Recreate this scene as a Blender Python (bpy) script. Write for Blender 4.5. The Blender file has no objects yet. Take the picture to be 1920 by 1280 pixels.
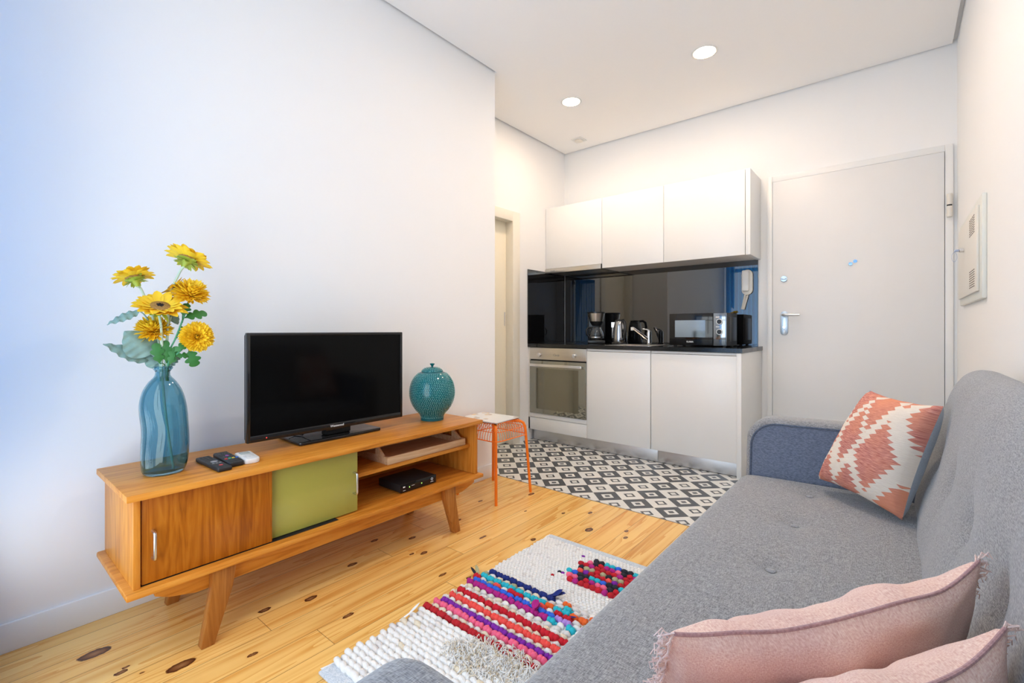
import bpy, bmesh, math, random
from mathutils import Vector, Matrix, noise
PI = math.pi
random.seed(7)
S = bpy.context.scene
COL = S.collection

# ------------------------------------------------------------------ camera
cam_d = bpy.data.cameras.new('camera')
cam_d.sensor_width = 36.0
cam_d.lens = 871.2 / 1920 * 36
cam_d.shift_y = -(640 - 618.1) / 1920
cam_d.clip_start = 0.02
cam = bpy.data.objects.new('camera', cam_d)
cam.location = (0, 0, 1.0138)
cam.rotation_euler = (PI / 2, 0, 0.6919)
COL.objects.link(cam)
S.camera = cam

# ------------------------------------------------------------------ world, daylight, exposure
W = bpy.data.worlds.new('sky')
S.world = W
W.use_nodes = True
bgn = W.node_tree.nodes['Background']
bgn.inputs['Color'].default_value = (0.85, 0.92, 1.0, 1)
bgn.inputs['Strength'].default_value = 1.2

def lamp(name, kind, loc, energy, color, rot=(0, 0, 0), **kw):
    d = bpy.data.lights.new(name, kind)
    d.energy = energy
    d.color = color
    for k, v in kw.items():
        setattr(d, k, v)
    o = bpy.data.objects.new(name, d)
    o.location = loc
    o.rotation_euler = rot
    COL.objects.link(o)
    return o

# daylight arriving through the tall window behind the camera
lamp('window_daylight', 'AREA', (-1.06, -0.34, 1.35), 92, (0.87, 0.955, 1.0), (PI / 2 + 0.20, 0, -0.16),
     shape='RECTANGLE', size=2.1, size_y=2.3)
S.view_settings.view_transform = 'Standard'
S.view_settings.look = 'None'
S.view_settings.exposure = -0.73
S.view_settings.gamma = 1.0
S.view_settings.use_curve_mapping = False
try:
    S.cycles.max_bounces = 14
    S.cycles.diffuse_bounces = 8
    S.cycles.glossy_bounces = 6
    S.cycles.transmission_bounces = 10
except Exception:
    pass

# ------------------------------------------------------------------ room numbers
XL, XR, XH = -2.1605, 0.2895, -2.624     # left wall, right wall, alcove wall
YK, YC, YW = 4.0106, 2.42, -0.13         # kitchen wall, wall corner, window wall
H = 2.805

# ------------------------------------------------------------------ mesh builder
class MB:
    def __init__(s):
        s.v, s.f, s.m, s.uv = [], [], [], []
        s.has_uv = False
    def add(s, vs, fs, mi=0, uvs=None):
        o = len(s.v)
        s.v += [Vector(p) for p in vs]
        for k, f in enumerate(fs):
            s.f.append([i + o for i in f])
            s.m.append(mi)
            s.uv.append([uvs[i] for i in f] if uvs else None)
        if uvs:
            s.has_uv = True
        return s
    def bm(s, b, mi=0, mat=None):
        b.verts.ensure_lookup_table()
        for i, v in enumerate(b.verts):
            v.index = i
        vs = [(mat @ v.co) if mat else v.co.copy() for v in b.verts]
        fs = [[v.index for v in f.verts] for f in b.faces]
        b.free()
        return s.add(vs, fs, mi)
    def box(s, x0, x1, y0, y1, z0, z1, b=0.0, mi=0, seg=2, mat=None):
        bb = bmesh.new()
        bmesh.ops.create_cube(bb, size=1)
        for v in bb.verts:
            v.co = Vector(((x0 + x1) / 2 + v.co.x * abs(x1 - x0), (y0 + y1) / 2 + v.co.y * abs(y1 - y0), (z0 + z1) / 2 + v.co.z * abs(z1 - z0)))
        if b > 0:
            bmesh.ops.bevel(bb, geom=list(bb.edges), offset=b, segments=seg, profile=0.5, affect='EDGES')
        return s.bm(bb, mi, mat)
    def prism(s, poly, a0, a1, axis='y', b=0.0, mi=0, seg=2, mat=None, capsonly=False):
        # poly: 2D list; axis y -> (x,z); axis x -> (y,z); axis z -> (x,y)
        bb = bmesh.new()
        def P(p, a):
            return (p[0], a, p[1]) if axis == 'y' else ((a, p[0], p[1]) if axis == 'x' else (p[0], p[1], a))
        A = [bb.verts.new(P(p, a0)) for p in poly]
        B = [bb.verts.new(P(p, a1)) for p in poly]
        fa = bb.faces.new(A)
        fb = bb.faces.new(B[::-1])
        n = len(poly)
        for i in range(n):
            bb.faces.new((A[(i + 1) % n], A[i], B[i], B[(i + 1) % n]))
        bmesh.ops.recalc_face_normals(bb, faces=bb.faces)
        if b > 0:
            es = list(fa.edges) + list(fb.edges) if capsonly else list(bb.edges)
            bmesh.ops.bevel(bb, geom=es, offset=b, segments=seg, profile=0.5, affect='EDGES')
        return s.bm(bb, mi, mat)
    def tube(s, pts, r, n=8, closed=False, caps=True, mi=0):
        pts = [Vector(p) for p in pts]
        N = len(pts)
        rs = r if isinstance(r, (list, tuple)) else [r] * N
        vs, fs = [], []
        prev = None
        for i, p in enumerate(pts):
            if closed:
                t = (pts[(i + 1) % N] - pts[i - 1])
            else:
                t = pts[min(i + 1, N - 1)] - pts[max(i - 1, 0)]
            t = t.normalized() if t.length > 1e-9 else Vector((0, 0, 1))
            if prev is None:
                a = Vector((0, 0, 1)) if abs(t.z) < 0.9 else Vector((1, 0, 0))
                u = t.cross(a).normalized()
            else:
                u = (prev - t * prev.dot(t))
                u = u.normalized() if u.length > 1e-6 else t.orthogonal().normalized()
            prev = u
            w = t.cross(u)
            for k in range(n):
                an = 2 * PI * k / n
                vs.append(p + (u * math.cos(an) + w * math.sin(an)) * rs[i])
        for i in range(N if closed else N - 1):
            j = (i + 1) % N
            for k in range(n):
                k2 = (k + 1) % n
                fs.append((i * n + k, i * n + k2, j * n + k2, j * n + k))
        if caps and not closed:
            fs.append(tuple(range(n))[::-1])
            fs.append(tuple((N - 1) * n + k for k in range(n)))
        return s.add(vs, fs, mi)
    def lathe(s, prof, c=(0, 0, 0), n=48, mi=0, fn=None, mat=None, cap=True):
        vs, fs = [], []
        for (r, z) in prof:
            for k in range(n):
                a = 2 * PI * k / n
                p = Vector((r * math.cos(a), r * math.sin(a), z))
                if fn:
                    p = fn(p)
                if mat:
                    p = mat @ p
                vs.append(p + Vector(c))
        for i in range(len(prof) - 1):
            for k in range(n):
                k2 = (k + 1) % n
                fs.append((i * n + k, i * n + k2, (i + 1) * n + k2, (i + 1) * n + k))
        if cap and prof[0][0] > 1e-6:
            fs.append(tuple(range(n))[::-1])
        if cap and prof[-1][0] > 1e-6:
            fs.append(tuple((len(prof) - 1) * n + k for k in range(n)))
        return s.add(vs, fs, mi)
    def cyl(s, p0, p1, r, n=24, mi=0, b=0.0):
        p0, p1 = Vector(p0), Vector(p1)
        d = p1 - p0
        L = d.length
        q = d.to_track_quat('Z', 'Y').to_matrix().to_4x4()
        q.translation = p0
        pr = [(0, 0), (r - b, 0), (r, b), (r, L - b), (r - b, L), (0, L)] if b > 0 else [(0, 0), (r, 0), (r, L), (0, L)]
        return s.lathe(pr, n=n, mi=mi, mat=q)
    def grid(s, fn, nu, nv, cu=False, cv=False, mi=0, uv=False):
        vs, fs, uvs = [], [], []
        for i in range(nu):
            for j in range(nv):
                u = i / (nu if cu else nu - 1)
                v = j / (nv if cv else nv - 1)
                vs.append(fn(u, v))
                uvs.append((u, v))
        for i in range(nu if cu else nu - 1):
            for j in range(nv if cv else nv - 1):
                a, b = i * nv + j, ((i + 1) % nu) * nv + j
                c, d = ((i + 1) % nu) * nv + (j + 1) % nv, i * nv + (j + 1) % nv
                fs.append((a, b, c, d))
        return s.add(vs, fs, mi, uvs if uv else None)
    def ball(s, c, rx, ry=None, rz=None, sub=2, mi=0, rot=None, jit=0.0):
        ry = rx if ry is None else ry
        rz = rx if rz is None else rz
        vs0, fs0 = ICO[sub]
        vs = []
        for p in vs0:
            k = 1 + (random.uniform(-jit, jit) if jit else 0)
            q = Vector((p.x * rx * k, p.y * ry * k, p.z * rz * k))
            if rot:
                q = rot @ q
            vs.append(q + Vector(c))
        return s.add(vs, fs0, mi)
    def text(s, txt, size, mat, ext=0.0004, mi=0, shear=0.0, bold=0.0):
        cu = bpy.data.curves.new('tmp_text', 'FONT')
        cu.body = txt
        cu.size = size
        cu.extrude = ext
        cu.shear = shear
        cu.offset = bold
        cu.align_x = 'CENTER'
        cu.align_y = 'CENTER'
        cu.resolution_u = 3
        o = bpy.data.objects.new('tmp_text', cu)
        COL.objects.link(o)
        dg = bpy.context.evaluated_depsgraph_get()
        me = bpy.data.meshes.new_from_object(o.evaluated_get(dg))
        s.add([mat @ v.co for v in me.vertices], [list(p.vertices) for p in me.polygons], mi)
        bpy.data.objects.remove(o)
        bpy.data.curves.remove(cu)
        bpy.data.meshes.remove(me)
        return s
    def build(s, name, mats, parent=None, loc=None, smooth=True, angle=35, local=False, recalc=False):
        off = Vector((0, 0, 0))
        if parent is not None and not local:
            off = world_of(parent)
        if loc is not None:
            off = Vector(loc)
        me = bpy.data.meshes.new(name)
        me.from_pydata([tuple(v - off) for v in s.v], [], s.f)
        for m in (mats if isinstance(mats, (list, tuple)) else [mats]):
            me.materials.append(m)
        me.polygons.foreach_set('material_index', s.m)
        if s.has_uv:
            ul = me.uv_layers.new(name='map')
            i = 0
            for p, uvs in zip(me.polygons, s.uv):
                for k in range(p.loop_total):
                    if uvs:
                        ul.data[p.loop_start + k].uv = uvs[k]
        me.validate()
        if recalc:
            b = bmesh.new()
            b.from_mesh(me)
            bmesh.ops.recalc_face_normals(b, faces=b.faces)
            b.to_mesh(me)
            b.free()
        if smooth:
            me.shade_smooth()
            me.set_sharp_from_angle(angle=math.radians(angle))
        me.update()
        o = bpy.data.objects.new(name, me)
        COL.objects.link(o)
        if parent is not None:
            o.parent = parent
        if loc is not None:
            o.location = Vector(loc) - (world_of(parent) if parent else Vector((0, 0, 0)))
        return o

def ico(sub):
    b = bmesh.new()
    bmesh.ops.create_icosphere(b, subdivisions=sub, radius=1)
    for i, v in enumerate(b.verts):
        v.index = i
    r = ([v.co.copy() for v in b.verts], [[v.index for v in f.verts] for f in b.faces])
    b.free()
    return r
ICO = {k: ico(k) for k in (1, 2, 3)}

def world_of(o):
    p = Vector((0, 0, 0))
    while o is not None:
        p = p + o.location
        o = o.parent
    return p

def tag(o, label=None, cat=None, group=None, kind=None):
    if label: o['label'] = label
    if cat: o['category'] = cat
    if group: o['group'] = group
    if kind: o['kind'] = kind
    return o

def thing(name, label, cat, loc, group=None):
    o = bpy.data.objects.new(name, None)
    o.empty_display_size = 0.05
    o.location = loc
    COL.objects.link(o)
    return tag(o, label, cat, group)

def struct(o):
    o['kind'] = 'structure'
    return o

# ------------------------------------------------------------------ materials
class NT:
    def __init__(s, name, rough=0.5, metal=0.0, color=(0.8, 0.8, 0.8), **kw):
        s.m = bpy.data.materials.new(name)
        s.m.use_nodes = True
        s.t = s.m.node_tree
        s.p = s.t.nodes['Principled BSDF']
        s.set('Base Color', color)
        s.set('Roughness', rough)
        s.set('Metallic', metal)
        for k, v in kw.items():
            s.set(k.replace('_', ' '), v)
    def set(s, k, v):
        i = s.p.inputs[k]
        s.link(v, i)
    def link(s, v, i):
        if hasattr(v, 'is_linked') or isinstance(v, bpy.types.NodeSocket):
            s.t.links.new(v, i)
        elif isinstance(v, (tuple, list)) and i.type == 'RGBA' and len(v) == 3:
            i.default_value = (*v, 1)
        else:
            i.default_value = v
    def n(s, typ, ins=None, **at):
        nd = s.t.nodes.new(typ)
        for k, v in at.items():
            setattr(nd, k, v)
        for k, v in (ins or {}).items():
            s.link(v, nd.inputs[k])
        return nd
    def coord(s, which='Object'):
        return s.n('ShaderNodeTexCoord').outputs[which]
    def mapping(s, vec, loc=(0, 0, 0), rot=(0, 0, 0), scale=(1, 1, 1)):
        return s.n('ShaderNodeMapping', {'Vector': vec, 'Location': loc, 'Rotation': rot, 'Scale': scale}).outputs[0]
    def math(s, op, a, b=0.0, c=0.0, clamp=False):
        return s.n('ShaderNodeMath', {0: a, 1: b, 2: c}, operation=op, use_clamp=clamp).outputs[0]
    def vmath(s, op, a, b=(0, 0, 0), out=0):
        return s.n('ShaderNodeVectorMath', {0: a, 1: b}, operation=op).outputs[out]
    def noise(s, vec, scale=5.0, detail=3.0, rough=0.5, dist=0.0, out=0):
        return s.n('ShaderNodeTexNoise', {'Vector': vec, 'Scale': scale, 'Detail': detail, 'Roughness': rough, 'Distortion': dist}).outputs[out]
    def mix(s, f, a, b, blend='MIX'):
        nd = s.n('ShaderNodeMix', data_type='RGBA', blend_type=blend)
        s.link(f, nd.inputs[0])
        s.link(a, nd.inputs[6])
        s.link(b, nd.inputs[7])
        return nd.outputs[2]
    def ramp(s, f, stops, interp='LINEAR'):
        nd = s.n('ShaderNodeValToRGB', {0: f})
        cr = nd.color_ramp
        cr.interpolation = interp
        while len(cr.elements) < len(stops):
            cr.elements.new(0.5)
        for e, (p, c) in zip(cr.elements, stops):
            e.position = p
            e.color = (*c, 1) if len(c) == 3 else c
        return nd.outputs[0]
    def bump(s, h, strength=0.2, dist=0.002):
        s.set('Normal', s.n('ShaderNodeBump', {'Height': h, 'Strength': strength, 'Distance': dist}).outputs[0])
    def sep(s, vec):
        return s.n('ShaderNodeSeparateXYZ', {0: vec}).outputs
    def comb(s, x, y, z):
        return s.n('ShaderNodeCombineXYZ', {0: x, 1: y, 2: z}).outputs[0]

def plain(name, color, rough=0.5, metal=0.0, var=0.06, scale=6.0, bump=0.0, bscale=80.0, **kw):
    t = NT(name, rough, metal, color, **kw)
    c = t.coord()
    f = t.noise(c, scale, 3)
    lo = tuple(x * (1 - var) for x in color)
    hi = tuple(min(1, x * (1 + var)) for x in color)
    t.set('Base Color', t.mix(f, lo, hi))
    if bump:
        t.bump(t.noise(c, bscale, 3), bump, 0.002)
    return t.m

def wood(name, dark, mid, light, axis='y', scale=1.0, rough=0.35, rings=1.0):
    t = NT(name, rough)
    t.set('Specular IOR Level', 0.28)
    c = t.coord()
    st = {'x': (1.2, 16, 16), 'y': (16, 1.2, 16), 'z': (16, 16, 1.2)}[axis]
    c2 = t.mapping(c, scale=tuple(k * scale for k in st))
    a = t.noise(c2, 1.0, 4, 0.55, 0.6)
    fine = t.noise(t.mapping(c, scale=tuple(k * scale * 6 for k in st)), 1.0, 3, 0.6)
    w = t.math('FRACT', t.math('MULTIPLY', a, 7.0 * rings))
    w = t.math('ABSOLUTE', t.math('SUBTRACT', w, 0.5))
    f = t.math('ADD', t.math('MULTIPLY', w, 0.75), t.math('MULTIPLY', a, 0.55))
    f = t.math('ADD', f, t.math('MULTIPLY', t.math('SUBTRACT', fine, 0.5), 0.55))
    t.set('Base Color', t.ramp(f, [(0.05, dark), (0.42, mid), (0.85, light)]))
    t.bump(fine, 0.05, 0.001)
    return t.m

def weave(name, c1, c2, rough=0.95, scale=420.0, bump=0.35, tint=None, sheen=0.3):
    t = NT(name, rough)
    c = t.coord()
    a = t.noise(t.mapping(c, scale=(scale, scale * 0.15, scale)), 1.0, 2)
    b = t.noise(t.mapping(c, scale=(scale * 0.15, scale, scale * 0.4)), 1.0, 2)
    f = t.math('ADD', t.math('MULTIPLY', a, 0.5), t.math('MULTIPLY', b, 0.5))
    f2 = t.math('MULTIPLY', t.math('SUBTRACT', f, 0.36), 3.4, clamp=True)
    col = t.mix(f2, c1, c2)
    if tint:
        g = t.ramp(t.noise(c, 9.0, 3), [(0.35, (1, 1, 1)), (0.7, tint)])
        col = t.mix(1.0, col, g, 'MULTIPLY')
    t.set('Base Color', col)
    t.set('Sheen Weight', sheen)
    t.set('Specular IOR Level', 0.15)
    t.bump(f, bump, 0.0015)
    return t.m

def wall_mat(name, col, rough=0.85):
    t = NT(name, rough, 0, col)
    c = t.coord()
    t.set('Base Color', t.mix(t.noise(c, 1.3, 2), tuple(k * 0.985 for k in col), col))
    t.bump(t.noise(c, 60, 4, 0.6), 0.06, 0.003)
    return t.m

M = {}
M['wall'] = wall_mat('white_wall_paint', (0.87, 0.87, 0.87))
M['ceil'] = wall_mat('ceiling_paint', (0.93, 0.92, 0.91))
M['trim'] = plain('white_gloss_paint', (0.82, 0.82, 0.81), 0.35, var=0.02)
M['cream'] = plain('cream_door_paint', (0.88, 0.83, 0.69), 0.4, var=0.02)
M['door'] = plain('entrance_door_laminate', (0.76, 0.76, 0.76), 0.4, var=0.02)
M['cab'] = plain('matt_white_cabinet_front', (0.83, 0.825, 0.81), 0.3, var=0.015)
M['cabside'] = plain('white_melamine', (0.80, 0.77, 0.73), 0.4, var=0.02)
M['granite'] = NT('black_granite', 0.12, 0, (0.012, 0.012, 0.013), IOR=1.6).m
t = NT('speckled_black_stone', 0.12)
t.set('Base Color', t.ramp(t.noise(t.coord(), 260, 2), [(0.55, (0.010, 0.010, 0.011)), (0.75, (0.07, 0.065, 0.06))]))
M['granite'] = t.m
M['blackglass'] = plain('black_back_painted_glass', (0.006, 0.006, 0.007), 0.015, var=0.02, IOR=2.05)
M['steel'] = NT('brushed_steel', 0.28, 1.0, (0.72, 0.68, 0.62)).m
t = NT('brushed_steel_panel', 0.3, 1.0)
t.set('Base Color', t.mix(t.noise(t.mapping(t.coord(), scale=(3, 3, 300)), 1, 2), (0.60, 0.56, 0.50), (0.74, 0.70, 0.63)))
M['steel'] = t.m
M['alu'] = plain('aluminium_plinth', (0.66, 0.67, 0.69), 0.40, 1.0, var=0.06, scale=12)
M['chrome'] = plain('chrome', (0.80, 0.80, 0.82), 0.06, 1.0, var=0.02)
M['satin'] = plain('satin_nickel', (0.68, 0.68, 0.68), 0.28, 1.0, var=0.03)
M['ovenglass'] = plain('smoked_oven_glass', (0.36, 0.35, 0.29), 0.05, 0.75, var=0.03)
M['ovendark'] = plain('dark_oven_frame', (0.03, 0.03, 0.028), 0.2, var=0.03)
M['black'] = plain('black_plastic', (0.012, 0.012, 0.013), 0.28, var=0.05)
M['blackgloss'] = plain('black_gloss_plastic', (0.010, 0.009, 0.009), 0.08, var=0.05)
M['blackmatt'] = plain('black_matt_plastic', (0.016, 0.016, 0.017), 0.5, var=0.05)
M['screen'] = plain('dark_lcd_screen', (0.002, 0.002, 0.0022), 0.10, var=0.02, IOR=1.22)
M['white'] = plain('white_plastic', (0.78, 0.77, 0.75), 0.35, var=0.02)
M['ivory'] = plain('ivory_plastic', (0.78, 0.74, 0.67), 0.35, var=0.02)
M['greyprint'] = plain('grey_print', (0.25, 0.26, 0.27), 0.5, var=0.03)
M['whiteprint'] = plain('white_print', (0.85, 0.85, 0.85), 0.5, var=0.02)
M['darkgap'] = plain('dark_gap', (0.006, 0.005, 0.005), 0.8, var=0.02)
OD, OM, OL = (0.36, 0.105, 0.010), (0.60, 0.215, 0.024), (0.72, 0.31, 0.050)
M['oakY'] = wood('honey_pine_along', OD, OM, OL, 'y', 0.8)
M['oakZ'] = wood('honey_pine_upright', OD, OM, OL, 'z', 0.9)
M['oakX'] = wood('honey_pine_across', OD, OM, OL, 'x', 0.9)
M['doorwood'] = wood('cherry_veneer', (0.24, 0.060, 0.003), (0.40, 0.115, 0.006), (0.52, 0.180, 0.014), 'z', 1.1, 0.3)
M['legwood'] = wood('brown_stained_wood', (0.26, 0.085, 0.014), (0.40, 0.145, 0.026), (0.50, 0.21, 0.05), 'z', 1.0)
M['olive'] = plain('olive_green_lacquer', (0.42, 0.39, 0.075), 0.28, var=0.03)
M['traywood'] = wood('pale_beech', (0.50, 0.28, 0.13), (0.66, 0.42, 0.23), (0.76, 0.54, 0.33), 'y', 1.2, 0.5)
M['orange'] = plain('orange_powder_coat', (0.92, 0.20, 0.003), 0.35, var=0.03)
M['sofa'] = weave('grey_melange_fabric', (0.125, 0.124, 0.131), (0.415, 0.410, 0.415), scale=640, bump=0.3)
M['sofadark'] = weave('blue_grey_piping_fabric', (0.055, 0.07, 0.11), (0.13, 0.16, 0.22), scale=500, bump=0.2)
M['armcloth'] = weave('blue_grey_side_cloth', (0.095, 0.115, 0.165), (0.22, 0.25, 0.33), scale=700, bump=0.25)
M['button'] = weave('grey_button_fabric', (0.19, 0.19, 0.202), (0.40, 0.40, 0.412), scale=800, bump=0.2)
def linen():
    t = NT('dusty_pink_linen', 0.95)
    uv = t.n('ShaderNodeUVMap').outputs[0]
    a = t.noise(t.mapping(uv, scale=(420, 110, 1)), 1.0, 2)
    b = t.noise(t.mapping(uv, scale=(130, 280, 1)), 1.0, 2)
    f = t.math('ADD', t.math('MULTIPLY', a, 0.5), t.math('MULTIPLY', b, 0.5))
    f2 = t.math('MULTIPLY', t.math('SUBTRACT', f, 0.36), 3.4, clamp=True)
    col = t.mix(f2, (0.72, 0.42, 0.345), (0.95, 0.74, 0.63))
    col = t.mix(1.0, col, t.ramp(t.noise(t.coord(), 8.0, 3), [(0.38, (1, 1, 1)), (0.72, (0.86, 0.80, 0.84))]), 'MULTIPLY')
    t.set('Base Color', col)
    t.set('Sheen Weight', 0.2)
    t.set('Specular IOR Level', 0.1)
    t.bump(f, 0.5, 0.0015)
    return t.m
M['pink'] = linen()
M['pinkseam'] = weave('mauve_seam', (0.36, 0.19, 0.19), (0.52, 0.31, 0.30), scale=400)
M['pinkfringe'] = weave('pale_pink_thread', (0.66, 0.48, 0.44), (0.82, 0.66, 0.60), scale=300)
M['paleblue'] = weave('pale_grey_blue_cotton', (0.46, 0.53, 0.60), (0.62, 0.68, 0.74), scale=500, bump=0.2)

# --- pine floor
def floor_material():
    t = NT('varnished_knotty_pine', 0.16)
    t.set('Specular IOR Level', 0.5)
    c = t.coord()
    pw, pl = 0.1135, 1.75
    o = t.sep(c)
    # plank index across x, board index along y
    px = t.math('DIVIDE', t.math('ADD', o[0], 1.6240), pw)
    row = t.math('FLOOR', px)
    fx = t.math('FRACT', px)
    wn = t.n('ShaderNodeTexWhiteNoise', {'W': row}, noise_dimensions='1D').outputs[0]
    py = t.math('ADD', t.math('DIVIDE', o[1], pl), t.math('MULTIPLY', wn, 3.7))
    brd = t.math('FLOOR', py)
    fy = t.math('FRACT', py)
    rid = t.n('ShaderNodeTexWhiteNoise', {'Vector': t.comb(row, brd, 3.0)}, noise_dimensions='3D')
    # knots: placed where boards of this floor have them
    KN = [(-1.935, .287, .030, .055), (-1.666, .444, .026, .055), (-1.762, .725, .016, .03), (-1.704, .865, .018, .034), (-1.769, .321, .013, .022),
          (-1.785, .335, .008, .014), (-1.72, .36, .006, .012), (-1.813, 1.105, .016, .030), (-1.937, 1.30, .014, .026), (-1.657, 1.372, .014, .026), (-1.82, 1.434, .015, .028),
          (-1.203, 2.063, .024, .036), (-1.739, 2.285, .016, .04), (-1.355, 1.797, .015, .024), (-1.69, 1.33, .010, .016), (-1.42, 2.16, .010, .018), (-1.31, 2.26, .014, .024),
          (-1.60, 2.05, .008, .014), (-1.02, 2.10, .012, .022), (-1.05, 2.17, .012, .020), (-1.56, 1.66, .010, .03), (-1.55, .60, .009, .02), (-1.50, .90, .012, .03), (-1.80, 1.73, .010, .018), (-1.83, 1.69, .008, .014),
          (-1.45, 1.30, .010, .028), (-1.35, 1.35, .008, .02), (-1.9, 2.0, .012, .025), (-1.24, .5, .02, .04)]
    wob = t.vmath('ADD', c, t.vmath('MULTIPLY', t.vmath('SUBTRACT', t.noise(c, 60, 2, out=1), (0.5, 0.5, 0.5)), (0.010, 0.014, 0)))
    dmin = None
    for (kx, ky, rx, ry) in KN:
        v = t.vmath('MULTIPLY', t.vmath('SUBTRACT', wob, (kx, ky, 0)), (1.3 / rx, 1.3 / ry, 0))
        d = t.vmath('LENGTH', v, out=1)
        dmin = d if dmin is None else t.math('MINIMUM', dmin, d)
    # grain runs along the boards and bends round the knots
    off = t.math('MULTIPLY', rid.outputs[0], 40.0)
    bend = t.math('MULTIPLY', t.math('DIVIDE', 1.0, t.math('ADD', t.math('POWER', dmin, 1.6), 0.6)), 0.9)
    gv = t.comb(t.math('ADD', t.math('MULTIPLY', o[0], 15.0), off), t.math('MULTIPLY', o[1], 0.9), t.math('MULTIPLY', off, 0.37))
    g = t.noise(gv, 1.0, 2, 0.45, 0.5)
    rings = t.math('ADD', t.math('MULTIPLY', g, 6.0), bend)
    sn = t.math('FRACT', rings)
    late = t.math('MULTIPLY', t.math('POWER', sn, 2.6), 0.85)
    fine = t.noise(t.comb(t.math('MULTIPLY', o[0], 260.0), t.math('MULTIPLY', o[1], 7.0), off), 1.0, 2)
    base = t.mix(late, (0.93, 0.60, 0.205), (0.74, 0.34, 0.065))
    streak = t.ramp(t.noise(t.comb(t.math('ADD', t.math('MULTIPLY', o[0], 9.0), off), t.math('MULTIPLY', o[1], 0.55), 4.0), 1.0, 3, 0.5, 0.3), [(0.56, (1, 1, 1)), (0.70, (0.80, 0.60, 0.36))])
    base = t.mix(0.8, base, streak, 'MULTIPLY')
    tone = t.ramp(rid.outputs[0], [(0.0, (0.90, 0.84, 0.76)), (0.5, (1.0, 1.0, 1.0)), (1.0, (0.98, 0.90, 0.78))])
    base = t.mix(1.0, base, tone, 'MULTIPLY')
    base = t.mix(t.math('MULTIPLY', t.math('SUBTRACT', fine, 0.45), 0.35, clamp=True), base, (0.60, 0.30, 0.09))
    kcol = t.ramp(dmin, [(0.0, (0.34, 0.16, 0.06)), (0.5, (0.20, 0.075, 0.025)), (0.85, (0.06, 0.018, 0.008)), (1.0, (0.35, 0.13, 0.03))])
    kf = t.ramp(dmin, [(0.92, (1, 1, 1)), (1.25, (0, 0, 0))])
    base = t.mix(kf, base, kcol)
    # joints
    e1 = t.math('LESS_THAN', t.math('MINIMUM', fx, t.math('SUBTRACT', 1.0, fx)), 0.0095)
    e2 = t.math('LESS_THAN', t.math('MINIMUM', fy, t.math('SUBTRACT', 1.0, fy)), 0.0006)
    e = t.math('MAXIMUM', e1, e2)
    base = t.mix(t.math('MULTIPLY', e, 0.75), base, (0.16, 0.07, 0.02))
    t.set('Base Color', base)
    t.set('Roughness', t.math('ADD', 0.15, t.math('MULTIPLY', fine, 0.08)))
    t.bump(t.math('SUBTRACT', 1.0, e), 0.4, 0.001)
    return t.m
M['floor'] = floor_material()

def tile_material():
    t = NT('patterned_cement_tile', 0.38)
    o = t.sep(t.coord())
    k = 1 / 0.1970
    u = t.math('MULTIPLY', t.math('ADD', o[0], o[1]), k)
    v = t.math('MULTIPLY', t.math('SUBTRACT', o[1], o[0]), k)
    u = t.math('ADD', u, 0.5 - 5.061)
    v = t.math('ADD', v, 0.5 - 20.878 + 20)
    iu, iv = t.math('FLOOR', u), t.math('FLOOR', v)
    fu = t.math('ABSOLUTE', t.math('SUBTRACT', t.math('FRACT', u), 0.5))
    fv = t.math('ABSOLUTE', t.math('SUBTRACT', t.math('FRACT', v), 0.5))
    d = t.math('MAXIMUM', fu, fv)
    par = t.math('ABSOLUTE', t.math('MODULO', t.math('ADD', iu, iv), 2.0))
    ringD = t.math('MULTIPLY', t.math('LESS_THAN', d, 0.225), t.math('GREATER_THAN', d, 0.105))
    ringL = t.math('MULTIPLY', t.math('LESS_THAN', d, 0.205), t.math('GREATER_THAN', d, 0.115))
    # par 0: dark cell with white square ring ; par 1: white cell with dark ring
    wh = t.math('ADD', t.math('MULTIPLY', t.math('SUBTRACT', 1.0, par), ringD), t.math('MULTIPLY', par, t.math('SUBTRACT', 1.0, ringL)))
    n = t.noise(t.coord(), 30, 3)
    dark = t.mix(n, (0.060, 0.064, 0.070), (0.085, 0.088, 0.093))
    lite = t.mix(n, (0.70, 0.68, 0.63), (0.78, 0.76, 0.72))
    col = t.mix(wh, dark, lite)
    # 20 cm tile joints (axis aligned)
    gx = t.math('FRACT', t.math('DIVIDE', t.math('ADD', o[0], 1.558), 0.197))
    gy = t.math('FRACT', t.math('DIVIDE', t.math('ADD', o[1], -2.555), 0.197))
    jx = t.math('LESS_THAN', t.math('MINIMUM', gx, t.math('SUBTRACT', 1.0, gx)), 0.004)
    jy = t.math('LESS_THAN', t.math('MINIMUM', gy, t.math('SUBTRACT', 1.0, gy)), 0.004)
    col = t.mix(t.math('MULTIPLY', t.math('MAXIMUM', jx, jy), 0.35), col, (0.35, 0.34, 0.32))
    t.set('Base Color', col)
    return t.m
M['tile'] = tile_material()

def glass(name, col, rough=0.0, ior=1.45):
    t = NT(name, rough, 0, col)
    t.set('Transmission Weight', 1.0)
    t.set('IOR', ior)
    t.set('Base Color', t.mix(t.noise(t.coord(), 4, 2), tuple(k * 0.97 for k in col), col))
    return t.m
M['vase'] = glass('teal_blue_glass', (0.33, 0.57, 0.65))
M['clearglass'] = glass('clear_glass', (0.92, 0.95, 0.96))

def emit(name, col, st):
    t = NT(name, 0.5, 0, col)
    t.set('Emission Color', col)
    t.set('Emission Strength', st)
    return t.m

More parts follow.
